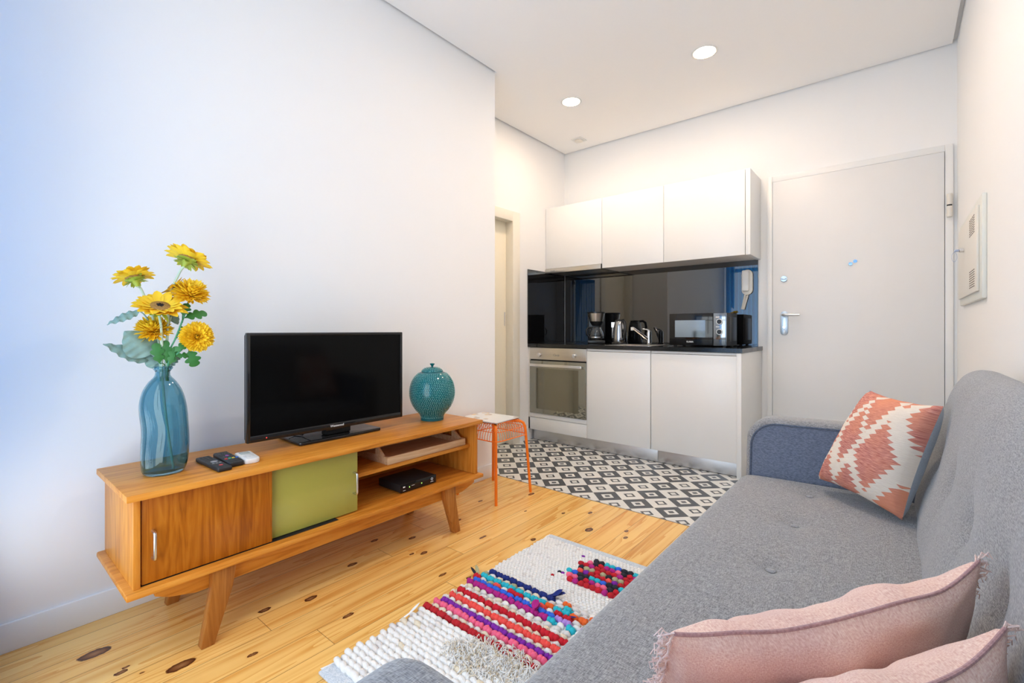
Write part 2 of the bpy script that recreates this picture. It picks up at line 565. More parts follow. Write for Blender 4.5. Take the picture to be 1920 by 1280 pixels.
# ================================================================== SETTING
b = MB(); b.box(XL - 0.6, XR + 0.1, YW - 0.15, 2.43, -0.06, 0.0)
struct(b.build('floor', M['floor'], smooth=False))
b = MB(); b.box(XH - 0.15, XR + 0.1, 2.4305, YK + 0.1, -0.06, 0.0)
struct(b.build('floor.001', M['tile'], smooth=False))
b = MB(); b.box(XL, XR, 2.4275, 2.4335, -0.002, 0.0012)
struct(b.build('trim_1', plain('thin_floor_joint', (0.25, 0.2, 0.15), 0.5), smooth=False))

def wall(name, boxes, mat=None):
    b = MB()
    for q in boxes:
        b.box(*q)
    return struct(b.build(name, mat or M['wall'], smooth=False))
# left wall block ends in a corner; the kitchen widens behind it
wall('wall_left', [(XL - 0.12, XL, YW - 0.2, YC, 0, H + 0.05)])
wall('wall_corner', [(XH - 0.2, XL - 0.12, YC - 0.12, YC, 0, H + 0.05)])
DY0, DY1, DZ = 2.50, 3.182, 1.985
wall('wall_alcove', [(XH - 0.14, XH, YC, DY0, 0, H + 0.05), (XH - 0.14, XH, DY1, YK, 0, H + 0.05), (XH - 0.14, XH, DY0, DY1, DZ, H + 0.05)])
wall('wall_kitchen', [(XH - 0.14, XR + 0.12, YK, YK + 0.12, 0, H + 0.05)])
wall('wall_right', [(XR, XR + 0.12, YW - 0.2, YK + 0.12, 0, H + 0.05)])
WX0, WX1, WZ0, WZ1 = -2.11, -0.06, 0.06, 2.42
wall('wall_window', [(XL, WX0, YW - 0.12, YW, 0, H + 0.05), (WX1, XR, YW - 0.12, YW, 0, H + 0.05),
                     (WX0, WX1, YW - 0.12, YW, WZ1, H + 0.05), (WX0, WX1, YW - 0.12, YW, 0, WZ0)])
# ceiling board stops short of the walls, leaving a shadow gap
g = 0.014
b = MB()
b.box(XL + g, XR - g * 1.6, YW, YC, H, H + 0.012)
b.box(XH + g, XR - g * 1.6, YC, YK - g, H, H + 0.012)
struct(b.build('ceiling', M['ceil'], smooth=False))
b = MB(); b.box(XH - 0.2, XR + 0.12, YW - 0.2, YK + 0.12, H + 0.030, H + 0.10)
struct(b.build('ceiling.001', M['ceil'], smooth=False))

def skirting(name, x0, x1, y0, y1, h=0.09):
    b = MB(); b.box(x0, x1, y0, y1, 0, h, 0.003)
    return struct(b.build(name, M['trim']))
skirting('baseboard_left', XL, XL + 0.012, YW, YC, 0.092)
skirting('baseboard_corner', XH, XL + 0.012, YC, YC + 0.012, 0.08)
skirting('baseboard_right', XR - 0.012, XR, YW, YK - 0.03, 0.09)

# window behind the camera: frame with one mullion and a rail
b = MB()
for x in (WX0, WX1 - 0.05, (WX0 + WX1) / 2 - 0.03):
    b.box(x, x + 0.055, YW - 0.10, YW - 0.05, WZ0, WZ1, 0.004)
for z in (WZ0, WZ1 - 0.06, 1.95):
    b.box(WX0, WX1, YW - 0.10, YW - 0.05, z, z + 0.06, 0.004)
struct(b.build('window_1', M['trim']))

# alcove door (cream) with casing
d1 = struct(thing('door_1', None, None, (XH, 2.84, 0)))
b = MB(); b.box(XH - 0.105, XH - 0.065, DY0 + 0.005, DY1 - 0.02, 0.006, DZ - 0.012, 0.002)
b.build('door_leaf', M['cream'], d1)
b = MB()
b.box(XH - 0.065, XH + 0.018, DY1 - 0.022, DY1 + 0.075, 0, DZ + 0.075, 0.003)
b.box(XH - 0.065, XH + 0.018, DY0 - 0.06, DY0 + 0.012, 0, DZ + 0.075, 0.003)
b.box(XH - 0.065, XH + 0.0175, DY0 + 0.01, DY1 - 0.02, DZ - 0.014, DZ + 0.0745, 0.003)
b.build('door_frame', plain('cream_casing_paint', (0.82, 0.78, 0.68), 0.4, var=0.02), d1)
b = MB(); b.cyl((XH - 0.064, DY1 - 0.04, 1.05), (XH - 0.064, DY1 - 0.04, 1.17), 0.005, 10)
b.build('hinge', M['satin'], d1)
b = MB(); b.box(XH - 0.106, XH - 0.058, DY1 - 0.021, DY1 - 0.0195, 1.0, 1.14)
b.build('strike_plate', M['satin'], d1)

# entrance door
d2 = struct(thing('door_2', None, None, (-0.25, YK, 0)))
fx0, fx1, fz = -0.767, 0.271, 2.1785
lx0, lx1, lz = -0.7345, 0.2365, 2.1395
b = MB()
b.box(fx0, lx0 + 0.004, YK - 0.022, YK + 0.02, 0, fz, 0.003)
b.box(lx1 - 0.004, fx1, YK - 0.022, YK + 0.02, 0, fz, 0.003)
b.box(lx0 + 0.004, lx1 - 0.004, YK - 0.0218, YK + 0.02, lz - 0.004, fz, 0.003)
b.build('door_frame', M['trim'], d2)
b = MB(); b.box(lx0 + 0.0065, lx1 - 0.0065, YK - 0.030, YK - 0.001, 0.008, lz - 0.0065, 0.004)
b.build('door_leaf', M['door'], d2)
yd = YK - 0.030
b = MB()
pl = [( -0.650 + 0.026 * math.cos(a), (1.127 if a < PI else 1.001) + 0.026 * math.sin(a)) for a in [2 * PI * k / 28 + 0.0001 for k in range(28)]]
b.prism(pl, yd - 0.007, yd, 'y', 0.0015)
hp = b.build('handle_plate', plain('brushed_blue_steel', (0.55, 0.63, 0.70), 0.3, 1.0, var=0.03), d2)
b = MB()
b.tube([(-0.655, yd - 0.006, 1.124), (-0.655, yd - 0.042, 1.124), (-0.648, yd - 0.052, 1.124), (-0.636, yd - 0.055, 1.124), (-0.545, yd - 0.055, 1.124)], [0.009, 0.009, 0.009, 0.009, 0.0085], 12)
b.build('handle', M['satin'], d2)
b = MB(); b.cyl((-0.650, yd - 0.010, 1.035), (-0.650, yd - 0.006, 1.035), 0.008, 16)
b.box(-0.653, -0.647, yd - 0.0098, yd - 0.0065, 1.012, 1.035, 0.001)
b.build('keyhole', M['chrome'], d2)
b = MB(); b.cyl((-0.652, yd, 1.395), (-0.652, yd - 0.008, 1.395), 0.023, 28, b=0.002)
b.box(-0.668, -0.636, yd - 0.020, yd - 0.008, 1.390, 1.400, 0.002)
b.build('thumb_turn', plain('pale_steel', (0.50, 0.58, 0.65), 0.35, 1.0, var=0.03), d2)
b = MB(); b.cyl((-0.248, yd, 1.471), (-0.248, yd - 0.006, 1.471), 0.013, 24, b=0.002)
b.cyl((-0.222, yd, 1.487), (-0.222, yd - 0.004, 1.487), 0.0125, 24, b=0.001)
b.cyl((-0.248, yd - 0.006, 1.471), (-0.248, yd - 0.0065, 1.471), 0.006, 16)
b.build('peephole', M['chrome'], d2)
b = MB()
b.cyl((0.252, YK - 0.042, 1.717), (0.252, YK - 0.042, 1.786), 0.014, 20, b=0.002)
b.cyl((0.252, YK - 0.042, 1.793), (0.252, YK - 0.042, 1.862), 0.014, 20, b=0.002)
b.box(0.246, 0.262, YK - 0.040, YK - 0.018, 1.719, 1.860)
b.build('hinge', M['ivory'], d2)
b = MB(); b.cyl((0.252, YK - 0.042, 1.7855), (0.252, YK - 0.042, 1.7935), 0.0125, 20)
b.build('hinge_gap', M['darkgap'], d2)

# ------------------------------------------------------------------ ceiling lights and detector
EM = emit('warm_lamp_diffuser', (1.0, 0.90, 0.76), 14.0)
def downlight(x, y, label, energy):
    t = thing('ceiling_downlight', label, 'ceiling light', (x, y, H), 'recessed ceiling downlights')
    b = MB(); b.lathe([(0.066, -0.001), (0.072, -0.004), (0.079, -0.004), (0.082, 0.0)], (x, y, H), 40, cap=False)
    b.build('rim', M['white'], t)
    b = MB(); b.lathe([(0.0, -0.0015), (0.067, -0.0015)], (x, y, H), 40)
    b.build('diffuser', EM, t)
    lamp('downlight_glow', 'AREA', (x, y, H - 0.012), energy, (1.0, 0.88, 0.75), (0, 0, 0), shape='DISK', size=0.13)
downlight(-0.957, 3.104, 'recessed round ceiling light over the kitchen floor, the bigger-looking one close to the entrance door', 9.5)
downlight(-0.75, 1.95, 'unseen round fill light added in the ceiling above the rag rug', 20)  # out-of-view lamp added as warm fill for sideboard top and sofa seat
downlight(-1.972, 3.11, 'recessed round ceiling light over the kitchen floor, beside the alcove wall', 9.5)


t = thing('ceiling_vent', 'small square white ceiling vent with a round centre above the wall cabinets', 'ceiling vent', (-2.311, 3.776, H))
b = MB(); b.box(-2.365, -2.257, 3.722, 3.830, H - 0.006, H, 0.002)
b.build('plate', M['white'], t)
b = MB(); b.cyl((-2.311, 3.776, H - 0.006), (-2.311, 3.776, H - 0.016), 0.040, 32, b=0.003)
b.build('disc', M['ivory'], t)
# ================================================================== KITCHEN
YF = 3.392
FR = YF + 0.012           # face plane of fronts
CAB_TOP, CAB_BOT = 0.8555, 0.1034

def base_body(x0, x1, root):
    b = MB()
    b.box(x0, x0 + 0.018, FR + 0.020, YK - 0.004, CAB_BOT, CAB_TOP - 0.001)
    b.box(x1 - 0.018, x1, FR + 0.020, YK - 0.004, CAB_BOT, CAB_TOP - 0.001)
    b.box(x0 + 0.018, x1 - 0.018, FR + 0.020, YK - 0.004, CAB_BOT, CAB_BOT + 0.018)
    b.box(x0 + 0.018, x1 - 0.018, YK - 0.010, YK - 0.004, CAB_BOT + 0.018, CAB_TOP - 0.001)
    return b.build('body', M['cabside'], root)

t = thing('oven_cabinet', 'white base cabinet housing the built-in oven, plain panel below it', 'cabinet', (-2.31, 3.7, 0))
b = MB()
b.box(-2.6235, -2.606, FR, YK - 0.004, CAB_BOT, CAB_TOP - 0.001)
b.box(-2.010, -2.0055, FR + 0.004, YK - 0.004, CAB_BOT, CAB_TOP - 0.001)
b.box(-2.606, -2.010, FR + 0.02, YK - 0.004, CAB_BOT, 0.245)
b.box(-2.606, -2.010, YK - 0.03, YK - 0.004, 0.245, CAB_TOP - 0.001)
b.build('body', M['cabside'], t)
b = MB(); b.box(-2.6225, -2.0075, FR, FR + 0.019, CAB_BOT, 0.213, 0.0015)
b.build('lower_panel', M['cab'], t)
b = MB(); b.box(-2.606, -2.010, FR + 0.004, FR + 0.019, 0.2165, 0.254, 0.0015)
b.build('filler_strip', M['cab'], t)

def base_cabinet(x0, x1, label, end=False):
    t = thing('base_cabinet', label, 'cabinet', ((x0 + x1) / 2, 3.7, 0), 'white base cabinets under the worktop')
    base_body(x0 + 0.001, x1 - 0.001, t)
    b = MB(); b.box(x0 + 0.0018, x1 - 0.0018, FR, FR + 0.0195, CAB_BOT, CAB_TOP - 0.022, 0.0015)
    b.build('door', M['cab'], t)
    b = MB(); b.box(x0 + 0.002, x1 - 0.002, FR + 0.006, FR + 0.0195, CAB_TOP - 0.019, CAB_TOP - 0.001, 0.001)
    b.build('top_rail', M['cab'], t)
    if end:
        b = MB(); b.box(x1 + 0.0005, x1 + 0.030, YF + 0.004, YK - 0.002, 0.0, CAB_TOP - 0.001, 0.001)
        b.build('end_panel', [M['cab']], t)
    return t
base_cabinet(-2.004, -1.448, 'white base cabinet with a plain flat door, directly beside the oven')
base_cabinet(-1.446, -0.8375, 'white base cabinet with a wide plain door below the microwave', True)

for x0, x1, lab in ((-2.60, -1.41, 'brushed metal kick plate along the floor under the oven cabinet'), (-1.4085, -0.8385, 'brushed metal kick plate along the floor below the wide cabinet door')):
    b = MB(); b.box(x0, x1, YF + 0.060, YF + 0.072, 0.004, CAB_BOT - 0.001, 0.001)
    tag(b.build('kick_plate', M['alu']), lab, 'kick plate', 'metal kick plates under the kitchen cabinets')

# oven
t = thing('built_in_oven', 'built-in oven with steel control strip, two knobs and smoked glass door', 'oven', (-2.308, YF, 0.255))
ox0, ox1 = -2.6035, -2.0105
b = MB(); b.box(ox0 + 0.004, ox1 - 0.004, FR + 0.012, YK - 0.05, 0.257, 0.846)
b.build('oven_body', M['ovendark'], t)
b = MB(); b.box(ox0, ox1, FR - 0.006, FR + 0.012, 0.746, 0.8515, 0.002)
cp = b.build('control_strip', M['steel'], t)
for kx in (-2.489, -2.123):
    b = MB(); b.cyl((kx, FR - 0.006, 0.789), (kx, FR - 0.030, 0.789), 0.019, 28, b=0.003)
    b.box(kx - 0.003, kx + 0.003, FR - 0.034, FR - 0.028, 0.772, 0.806, 0.001)
    b.build('knob', M['satin'], t)
b = MB(); b.text('Candy', 0.026, Matrix.Translation((-2.312, FR - 0.0064, 0.790)) @ Matrix.Rotation(PI / 2, 4, 'X'), shear=0.3)
b.build('lettering', M['greyprint'], t, smooth=False)
b = MB(); b.box(ox0 + 0.001, ox1 - 0.001, FR - 0.008, FR + 0.010, 0.2575, 0.7345, 0.002)
od = b.build('door', M['ovenglass'], t)
b = MB()
b.box(ox0 + 0.072, ox1 - 0.072, FR - 0.0088, FR - 0.0083, 0.30, 0.668)
b.build('glass_inner', plain('darker_oven_window', (0.26, 0.25, 0.20), 0.04, 0.8, var=0.03), od)
b = MB()
b.box(-2.575, -2.035, FR - 0.050, FR - 0.036, 0.684, 0.709, 0.004)
b.box(-2.560, -2.540, FR - 0.038, FR - 0.008, 0.690, 0.704)
b.box(-2.070, -2.050, FR - 0.038, FR - 0.008, 0.690, 0.704)
b.build('handle', plain('bright_handle_bar', (0.85, 0.84, 0.82), 0.25, 0.9, var=0.02), od)
b = MB(); b.box(ox0 + 0.006, ox1, FR + 0.004, FR + 0.0115, 0.7355, 0.7455)
b.build('vent_slot', M['darkgap'], t)

# worktop, sink, splashback
t = thing('worktop', 'glossy black stone worktop running along the kitchen wall', 'worktop', (-1.7, 3.7, 0.857))
sx0, sx1, sy0, sy1 = -1.86, -1.48, 3.48, 3.80
b = MB()
z0, z1 = 0.8566, 0.8862
b.box(-2.6235, sx0, YF, YK - 0.0015, z0, z1)
b.box(sx1, -0.8005, YF, YK - 0.0015, z0, z1)
b.box(sx0, sx1, YF, sy0, z0, z1)
b.box(sx0, sx1, sy1, YK - 0.0015, z0, z1)
b.build('slab', M['granite'], t, smooth=False)
t = thing('kitchen_sink', 'square steel sink set into the black worktop below the tap', 'sink', ((sx0 + sx1) / 2, 3.64, 0.74))
b = MB()
th = 0.002
b.box(sx0 + 0.001, sx1 - 0.001, sy0 + 0.001, sy1 - 0.001, 0.72, 0.722)
b.box(sx0 + 0.001, sx0 + 0.003, sy0 + 0.001, sy1 - 0.001, 0.722, z1 + 0.001)
b.box(sx1 - 0.003, sx1 - 0.001, sy0 + 0.001, sy1 - 0.001, 0.722, z1 + 0.001)
b.box(sx0 + 0.003, sx1 - 0.003, sy0 + 0.001, sy0 + 0.003, 0.722, z1 + 0.001)
b.box(sx0 + 0.003, sx1 - 0.003, sy1 - 0.003, sy1 - 0.001, 0.722, z1 + 0.001)
b.build('basin', M['steel'], t, smooth=False)
b = MB()
b.box(sx0 - 0.012, sx1 + 0.012, sy0 - 0.012, sy0 + 0.001, z1, z1 + 0.0015)
b.box(sx0 - 0.012, sx1 + 0.012, sy1 - 0.001, sy1 + 0.012, z1, z1 + 0.0015)
b.box(sx0 - 0.012, sx0 + 0.001, sy0, sy1, z1, z1 + 0.0015)
b.box(sx1 - 0.001, sx1 + 0.012, sy0, sy1, z1, z1 + 0.0015)
b.build('rim', M['chrome'], t, smooth=False)
b = MB(); b.cyl((-1.63, 3.64, 0.722), (-1.63, 3.64, 0.725), 0.03, 24)
b.build('drain', M['chrome'], t)

b = MB(); b.box(-2.612, -0.832, YK - 0.0075, YK - 0.001, z1 + 0.0005, 1.575)
tag(b.build('glass_splashback', M['blackglass'], smooth=False), 'long glossy black glass splashback behind the kettle and microwave', 'splashback', 'black glass splashbacks')
b = MB(); b.box(XH + 0.001, XH + 0.0075, 3.388, YK - 0.009, z1 + 0.0005, 1.572)
tag(b.build('glass_splashback', M['blackglass'], smooth=False), 'short glossy black glass splashback on the alcove wall below the range hood', 'splashback', 'black glass splashbacks')

# wall cabinets
YU = 3.6768
def wall_cabinet(x0, x1, z0, label, end=False):
    t = thing('wall_cabinet', label, 'cabinet', ((x0 + x1) / 2, YU + 0.17, z0), 'white wall cabinets')
    b = MB(); b.box(x0 + 0.001, x1 - 0.001, YU + 0.021, YK - 0.0085, z0 + 0.001, 2.18)
    b.build('body', M['cabside'], t)
    b = MB(); b.box(x0 + 0.0018, x1 - 0.0018, YU, YU + 0.0195, z0, 2.181, 0.0015)
    b.build('door', M['cab'], t)
    if end:
        b = MB(); b.box(x1 + 0.002, x1 + 0.034, YU, YK - 0.001, z0 - 0.001, 2.1815, 0.001)
        b.build('end_panel', M['cab'], t)
    return t
wall_cabinet(-2.6225, -2.0125, 1.6005, 'white wall cabinet above the steel range hood')
wall_cabinet(-2.0125, -1.4547, 1.5596, 'white wall cabinet with a plain door, in the middle of the row of three')
wall_cabinet(-1.4547, -0.848, 1.5596, 'widest white wall cabinet, above the microwave and intercom phone', True)
t = thing('range_hood', 'slim slide-out range hood with a steel front strip under a wall cabinet', 'range hood', (-2.31, 3.83, 1.555))
b = MB(); b.box(-2.618, -2.018, YU - 0.014, YU + 0.006, 1.5555, 1.5965, 0.0015)
b.build('front_strip', M['steel'], t)
b = MB(); b.box(-2.616, -2.020, YU + 0.007, YK - 0.010, 1.565, 1.5995)
b.build('hood_body', plain('grey_hood_casing', (0.25, 0.24, 0.23), 0.4, 0.6), t)
b = MB()
b.box(-2.58, -2.06, YU + 0.03, YU + 0.22, 1.5605, 1.5649)
b.build('filter', M['steel'], t)
b = MB(); b.text('Candy', 0.020, Matrix.Translation((-2.535, YU - 0.0143, 1.576)) @ Matrix.Rotation(PI / 2, 4, 'X'), shear=0.3)
b.build('lettering', M['greyprint'], t, smooth=False)

# ---- coffee maker
ZT = z1
cx, cy = -2.166, 3.852
t = thing('coffee_maker', 'black filter coffee maker with a steel band and glass jug', 'coffee maker', (cx, cy, ZT))
dr = Vector((-cx, -cy, 0)).normalized()          # faces the room
sd = Vector((-dr.y, dr.x, 0))
R = Matrix(((sd.x, dr.x, 0, cx), (sd.y, dr.y, 0, cy), (0, 0, 1, ZT), (0, 0, 0, 1)))
b = MB(); b.box(-0.080, 0.080, -0.085, 0.080, 0.0, 0.032, 0.008, mat=R)
b.build('base', M['black'], t)
b = MB(); b.box(-0.080, 0.080, -0.085, -0.030, 0.033, 0.285, 0.012, mat=R)
b.build('water_tank', M['black'], t)
b = MB(); b.lathe([(0.0, 0.165), (0.040, 0.165), (0.052, 0.185), (0.062, 0.205)], n=40, mat=R @ Matrix.Translation((0, 0.008, 0)))
b.lathe([(0.0, 0.280), (0.083, 0.280), (0.083, 0.293), (0.0, 0.295)], n=40, mat=R @ Matrix.Translation((0, 0.0, 0)))
b.build('filter_holder', M['black'], t)
b = MB(); b.lathe([(0.062, 0.2055), (0.079, 0.2795)], cap=False, n=40, mat=R @ Matrix.Translation((0, 0.008, 0)))
b.build('steel_band', M['steel'], t)
jug = MB()
jug.lathe([(0.0, 0.034), (0.050, 0.034), (0.062, 0.050), (0.066, 0.080), (0.060, 0.110), (0.047, 0.135), (0.044, 0.150), (0.042, 0.150), (0.045, 0.134), (0.058, 0.109), (0.064, 0.080), (0.060, 0.051), (0.049, 0.036), (0.0, 0.036)], n=40, mat=R @ Matrix.Translation((0, 0.012, 0)))
jug.build('glass_jug', M['clearglass'], t, angle=60)
b = MB(); b.lathe([(0.0665, 0.052), (0.0675, 0.056), (0.0665, 0.062), (0.0675, 0.066)], cap=False, n=40, mat=R @ Matrix.Translation((0, 0.012, 0)))
b.build('jug_band', M['satin'], t)
b = MB(); b.tube([R @ Vector(p) for p in ((-0.045, 0.03, 0.148), (-0.078, 0.045, 0.146), (-0.092, 0.05, 0.125), (-0.090, 0.05, 0.085), (-0.066, 0.035, 0.062))], 0.008, 10)
b.build('jug_handle', M['black'], t)
b = MB(); b.lathe([(0.0, 0.158), (0.045, 0.156), (0.046, 0.150), (0.0, 0.150)], n=32, mat=R @ Matrix.Translation((0, 0.012, 0)))
b.build('jug_lid', M['black'], t)

# ---- kettle
kx, ky = -1.925, 3.845
t = thing('electric_kettle', 'chrome electric kettle with a black handle and water gauge', 'kettle', (kx, ky, ZT))
b = MB(); b.lathe([(0.0, 0.0), (0.072, 0.0), (0.074, 0.006), (0.070, 0.018), (0.0, 0.018)], (kx, ky, ZT), 40)
b.build('power_base', M['black'], t)
b = MB(); b.lathe([(0.0, 0.019), (0.066, 0.019), (0.068, 0.03), (0.064, 0.10), (0.055, 0.165), (0.050, 0.195), (0.045, 0.202), (0.0, 0.202)], (kx, ky, ZT), 48)
b.prism([(-0.012, 0), (0.012, 0), (0.0, 0.03)], 0.15, 0.195, 'z', mat=Matrix.Translation((kx, ky, ZT)) @ Matrix.Rotation(PI * 0.72, 4, 'Z') @ Matrix.Translation((0, 0.045, 0)))
b.build('jug', plain('polished_kettle_steel', (0.42, 0.42, 0.43), 0.12, 1.0, var=0.02), t)
b = MB(); b.lathe([(0.0, 0.203), (0.044, 0.203), (0.042, 0.214), (0.02, 0.22), (0.0, 0.222)], (kx, ky, ZT), 32)
b.build('lid', M['black'], t)
b = MB()
hd = Vector((0.80, -0.60, 0)).normalized()
b.tube([Vector((kx, ky, ZT)) + hd * r + Vector((0, 0, z)) for r, z in ((0.040, 0.208), (0.075, 0.212), (0.098, 0.195), (0.106, 0.155), (0.103, 0.10), (0.092, 0.055), (0.066, 0.04))], [0.009, 0.011, 0.012, 0.012, 0.012, 0.011, 0.009], 12)
b.build('handle', M['black'], t)
b = MB()
gd = Vector((-0.93, -0.37, 0)).normalized()
q = Matrix.Translation(Vector((kx, ky, ZT)) + gd * 0.060) @ Matrix.Rotation(math.atan2(gd.y, gd.x), 4, 'Z')
b.box(-0.006, 0.008, -0.010, 0.010, 0.045, 0.165, 0.006, mat=q)
b.build('water_gauge', M['whiteprint'], t)

# ---- tap
tx, ty = -1.66, 3.872
t = thing('mixer_tap', 'chrome mixer tap with a slanted spout over the sink', 'tap', (tx, ty, ZT))
b = MB(); b.lathe([(0.0, 0.0), (0.027, 0.0), (0.027, 0.008), (0.022, 0.014), (0.021, 0.075), (0.022, 0.10), (0.017, 0.118), (0.0, 0.122)], (tx, ty, ZT), 32)
b.build('body', M['chrome'], t)
b = MB(); b.tube([(tx - 0.012, ty - 0.01, ZT + 0.045), (tx - 0.055, ty - 0.055, ZT + 0.095), (tx - 0.095, ty - 0.10, ZT + 0.140), (tx - 0.105, ty - 0.110, ZT + 0.146)], [0.016, 0.014, 0.013, 0.012], 16)
b.build('spout', M['chrome'], t)
b = MB(); b.cyl((tx - 0.105, ty - 0.110, ZT + 0.150), (tx - 0.105, ty - 0.110, ZT + 0.122), 0.013, 20, b=0.002)
b.build('nozzle', M['white'], t)
b = MB(); b.tube([(tx, ty, ZT + 0.120), (tx - 0.015, ty - 0.012, ZT + 0.130), (tx - 0.05, ty - 0.03, ZT + 0.136)], [0.010, 0.008, 0.005], 12)
b.build('lever', M['chrome'], t)

# ---- microwave
mx0, mx1, my0, my1, mz0, mz1 = -1.383, -0.958, 3.612, 3.905, ZT + 0.007, 1.140
t = thing('microwave_oven', 'black microwave with mirrored door and two round dials on the worktop', 'microwave', ((mx0 + mx1) / 2, 3.75, ZT))
b = MB(); b.box(mx0, mx1, my0 + 0.018, my1, mz0, mz1, 0.006)
b.build('body', M['blackmatt'], t)
for fx in (mx0 + 0.03, mx1 - 0.03):
    for fy in (my0 + 0.05, my1 - 0.04):
        b = MB(); b.cyl((fx, fy, ZT), (fx, fy, mz0), 0.012, 14)
        b.build('foot', M['black'], t)
mdx = -1.052
b = MB(); b.box(mx0 + 0.001, mdx - 0.001, my0, my0 + 0.0175, mz0 + 0.002, mz1 - 0.002, 0.003)
md = b.build('door', M['blackgloss'], t)
b = MB(); b.box(-1.337, -1.108, my0 - 0.0008, my0 - 0.0002, 0.957, 1.087)
b.build('window', plain('mirrored_microwave_window', (0.42, 0.47, 0.50), 0.06, 0.9, var=0.02), md)
b = MB(); b.text('FLAMA', 0.017, Matrix.Translation((-1.222, my0 - 0.0005, 0.922)) @ Matrix.Rotation(PI / 2, 4, 'X'), bold=0.0004)
b.build('lettering', M['whiteprint'], md, smooth=False)
b = MB(); b.box(mdx + 0.001, mx1 - 0.001, my0, my0 + 0.0175, mz0 + 0.002, mz1 - 0.002, 0.003)
mp = b.build('control_panel', plain('mirrored_control_panel', (0.30, 0.33, 0.36), 0.08, 0.8, var=0.05), t)
for kz in (1.0735, 0.9985):
    b = MB(); b.lathe([(0.0, 0.012), (0.018, 0.012), (0.019, 0.0), (0.0, 0.0)], n=32, mat=Matrix.Translation((-1.006, my0, kz)) @ Matrix.Rotation(PI / 2, 4, 'X'))
    k = b.build('dial', M['black'], t)
    b = MB(); b.lathe([(0.017, 0.0125), (0.0205, 0.0125), (0.0215, 0.0005), (0.0195, 0.0005)], cap=False, n=32, mat=Matrix.Translation((-1.006, my0, kz)) @ Matrix.Rotation(PI / 2, 4, 'X'))
    b.build('dial_ring', M['whiteprint'], k)
for i, (zz, ww) in enumerate(((1.108, 0.028), (1.036, 0.026))):
    b = MB(); b.box(-1.020 - ww / 2, -1.020 + ww / 2, my0 - 0.0004, my0, zz - 0.003, zz + 0.003)
    b.build('dial_caption', M['whiteprint'], mp, smooth=False)
b = MB(); b.box(mx1 - 0.0005, mx1 + 0.0035, my0 + 0.06, my1 - 0.03, mz0 + 0.035, mz1 - 0.03, 0.003)
b.build('side_pressing', M['black'], t)

# ---- intercom phone
px_, pz0, pz1 = -0.9065, 1.287, 1.487
yg = YK - 0.0075
t = thing('intercom_phone', 'ivory intercom handset with coiled cord on the black splashback', 'intercom', (px_, yg, 1.29))
def caps(w, z0, z1, n=14):
    r = w / 2
    return [(px_ + r * math.cos(a), z1 - r + r * math.sin(a)) for a in [PI * k / n for k in range(n + 1)]] + \
           [(px_ + r * math.cos(a), z0 + r + r * math.sin(a)) for a in [PI + PI * k / n for k in range(n + 1)]]
b = MB(); b.prism(caps(0.080, pz0, pz1), yg - 0.022, yg, 'y', 0.006)
b.build('cradle', M['ivory'], t)
b = MB(); b.box(px_ - 0.033, px_ + 0.018, yg - 0.048, yg - 0.023, pz0 + 0.028, pz1 - 0.006, 0.010, seg=4)
b.build('handset', M['white'], t)
b = MB()
path = []
for i in range(300):
    s = i / 299
    # loop that hangs down and returns
    if s < 0.5:
        u = s * 2
        c = Vector((px_ - 0.014 - 0.022 * u, yg - 0.016, pz0 + 0.002 - 0.112 * u))
    else:
        u = (s - 0.5) * 2
        c = Vector((px_ - 0.026 + 0.028 * u, yg - 0.012, pz0 - 0.112 + 0.108 * u))
    a = s * 2 * PI * 40
    path.append(c + Vector((0.0062 * math.cos(a), 0.0052 * math.sin(a), 0)))
b.tube(path, 0.0027, 6)
b.build('coiled_cord', M['ivory'], t)

# ---- meter box on the right wall
t = thing('fuse_box', 'flat white fuse box with slotted door and key on the side wall', 'fuse box', (XR, 3.2, 1.145))
py0, py1, pz0, pz1 = 2.755, 3.62, 1.147, 1.588
b = MB()
b.box(XR - 0.016, XR, py0, py1, pz0, pz1, 0.004)
b.build('frame', plain('pale_grey_white_metal', (0.74, 0.75, 0.70), 0.4), t)
b = MB(); b.box(XR - 0.026, XR - 0.016, py0 + 0.07, py1 - 0.03, pz0 + 0.035, pz1 - 0.035, 0.003)
fd = b.build('door', M['ivory'], t)
for zz0 in (pz0 + 0.06, pz1 - 0.14):
    b = MB()
    for r in range(8):
        for k in range(4):
            yy = py0 + 0.13 + k * 0.05
            b.box(XR - 0.0268, XR - 0.0255, yy, yy + 0.034, zz0 + r * 0.0105, zz0 + r * 0.0105 + 0.004)
    b.build('vent_slots', plain('vent_shadow', (0.16, 0.11, 0.08), 0.8), fd, smooth=False)
b = MB(); b.cyl((XR - 0.026, 3.30, 1.420), (XR - 0.044, 3.30, 1.420), 0.011, 18, b=0.002)
b.build('lock', M['chrome'], fd)
b = MB(); b.box(XR - 0.062, XR - 0.044, 3.288, 3.312, 1.415, 1.425, 0.002)
b.tube([(XR - 0.062 + 0.010 * math.cos(a), 3.30, 1.388 + 0.024 * math.sin(a)) for a in [2 * PI * k / 20 for k in range(20)]], 0.0008, 6, closed=True)
b.build('key', plain('blue_key_plastic', (0.40, 0.48, 0.68), 0.4, 0.0), fd)
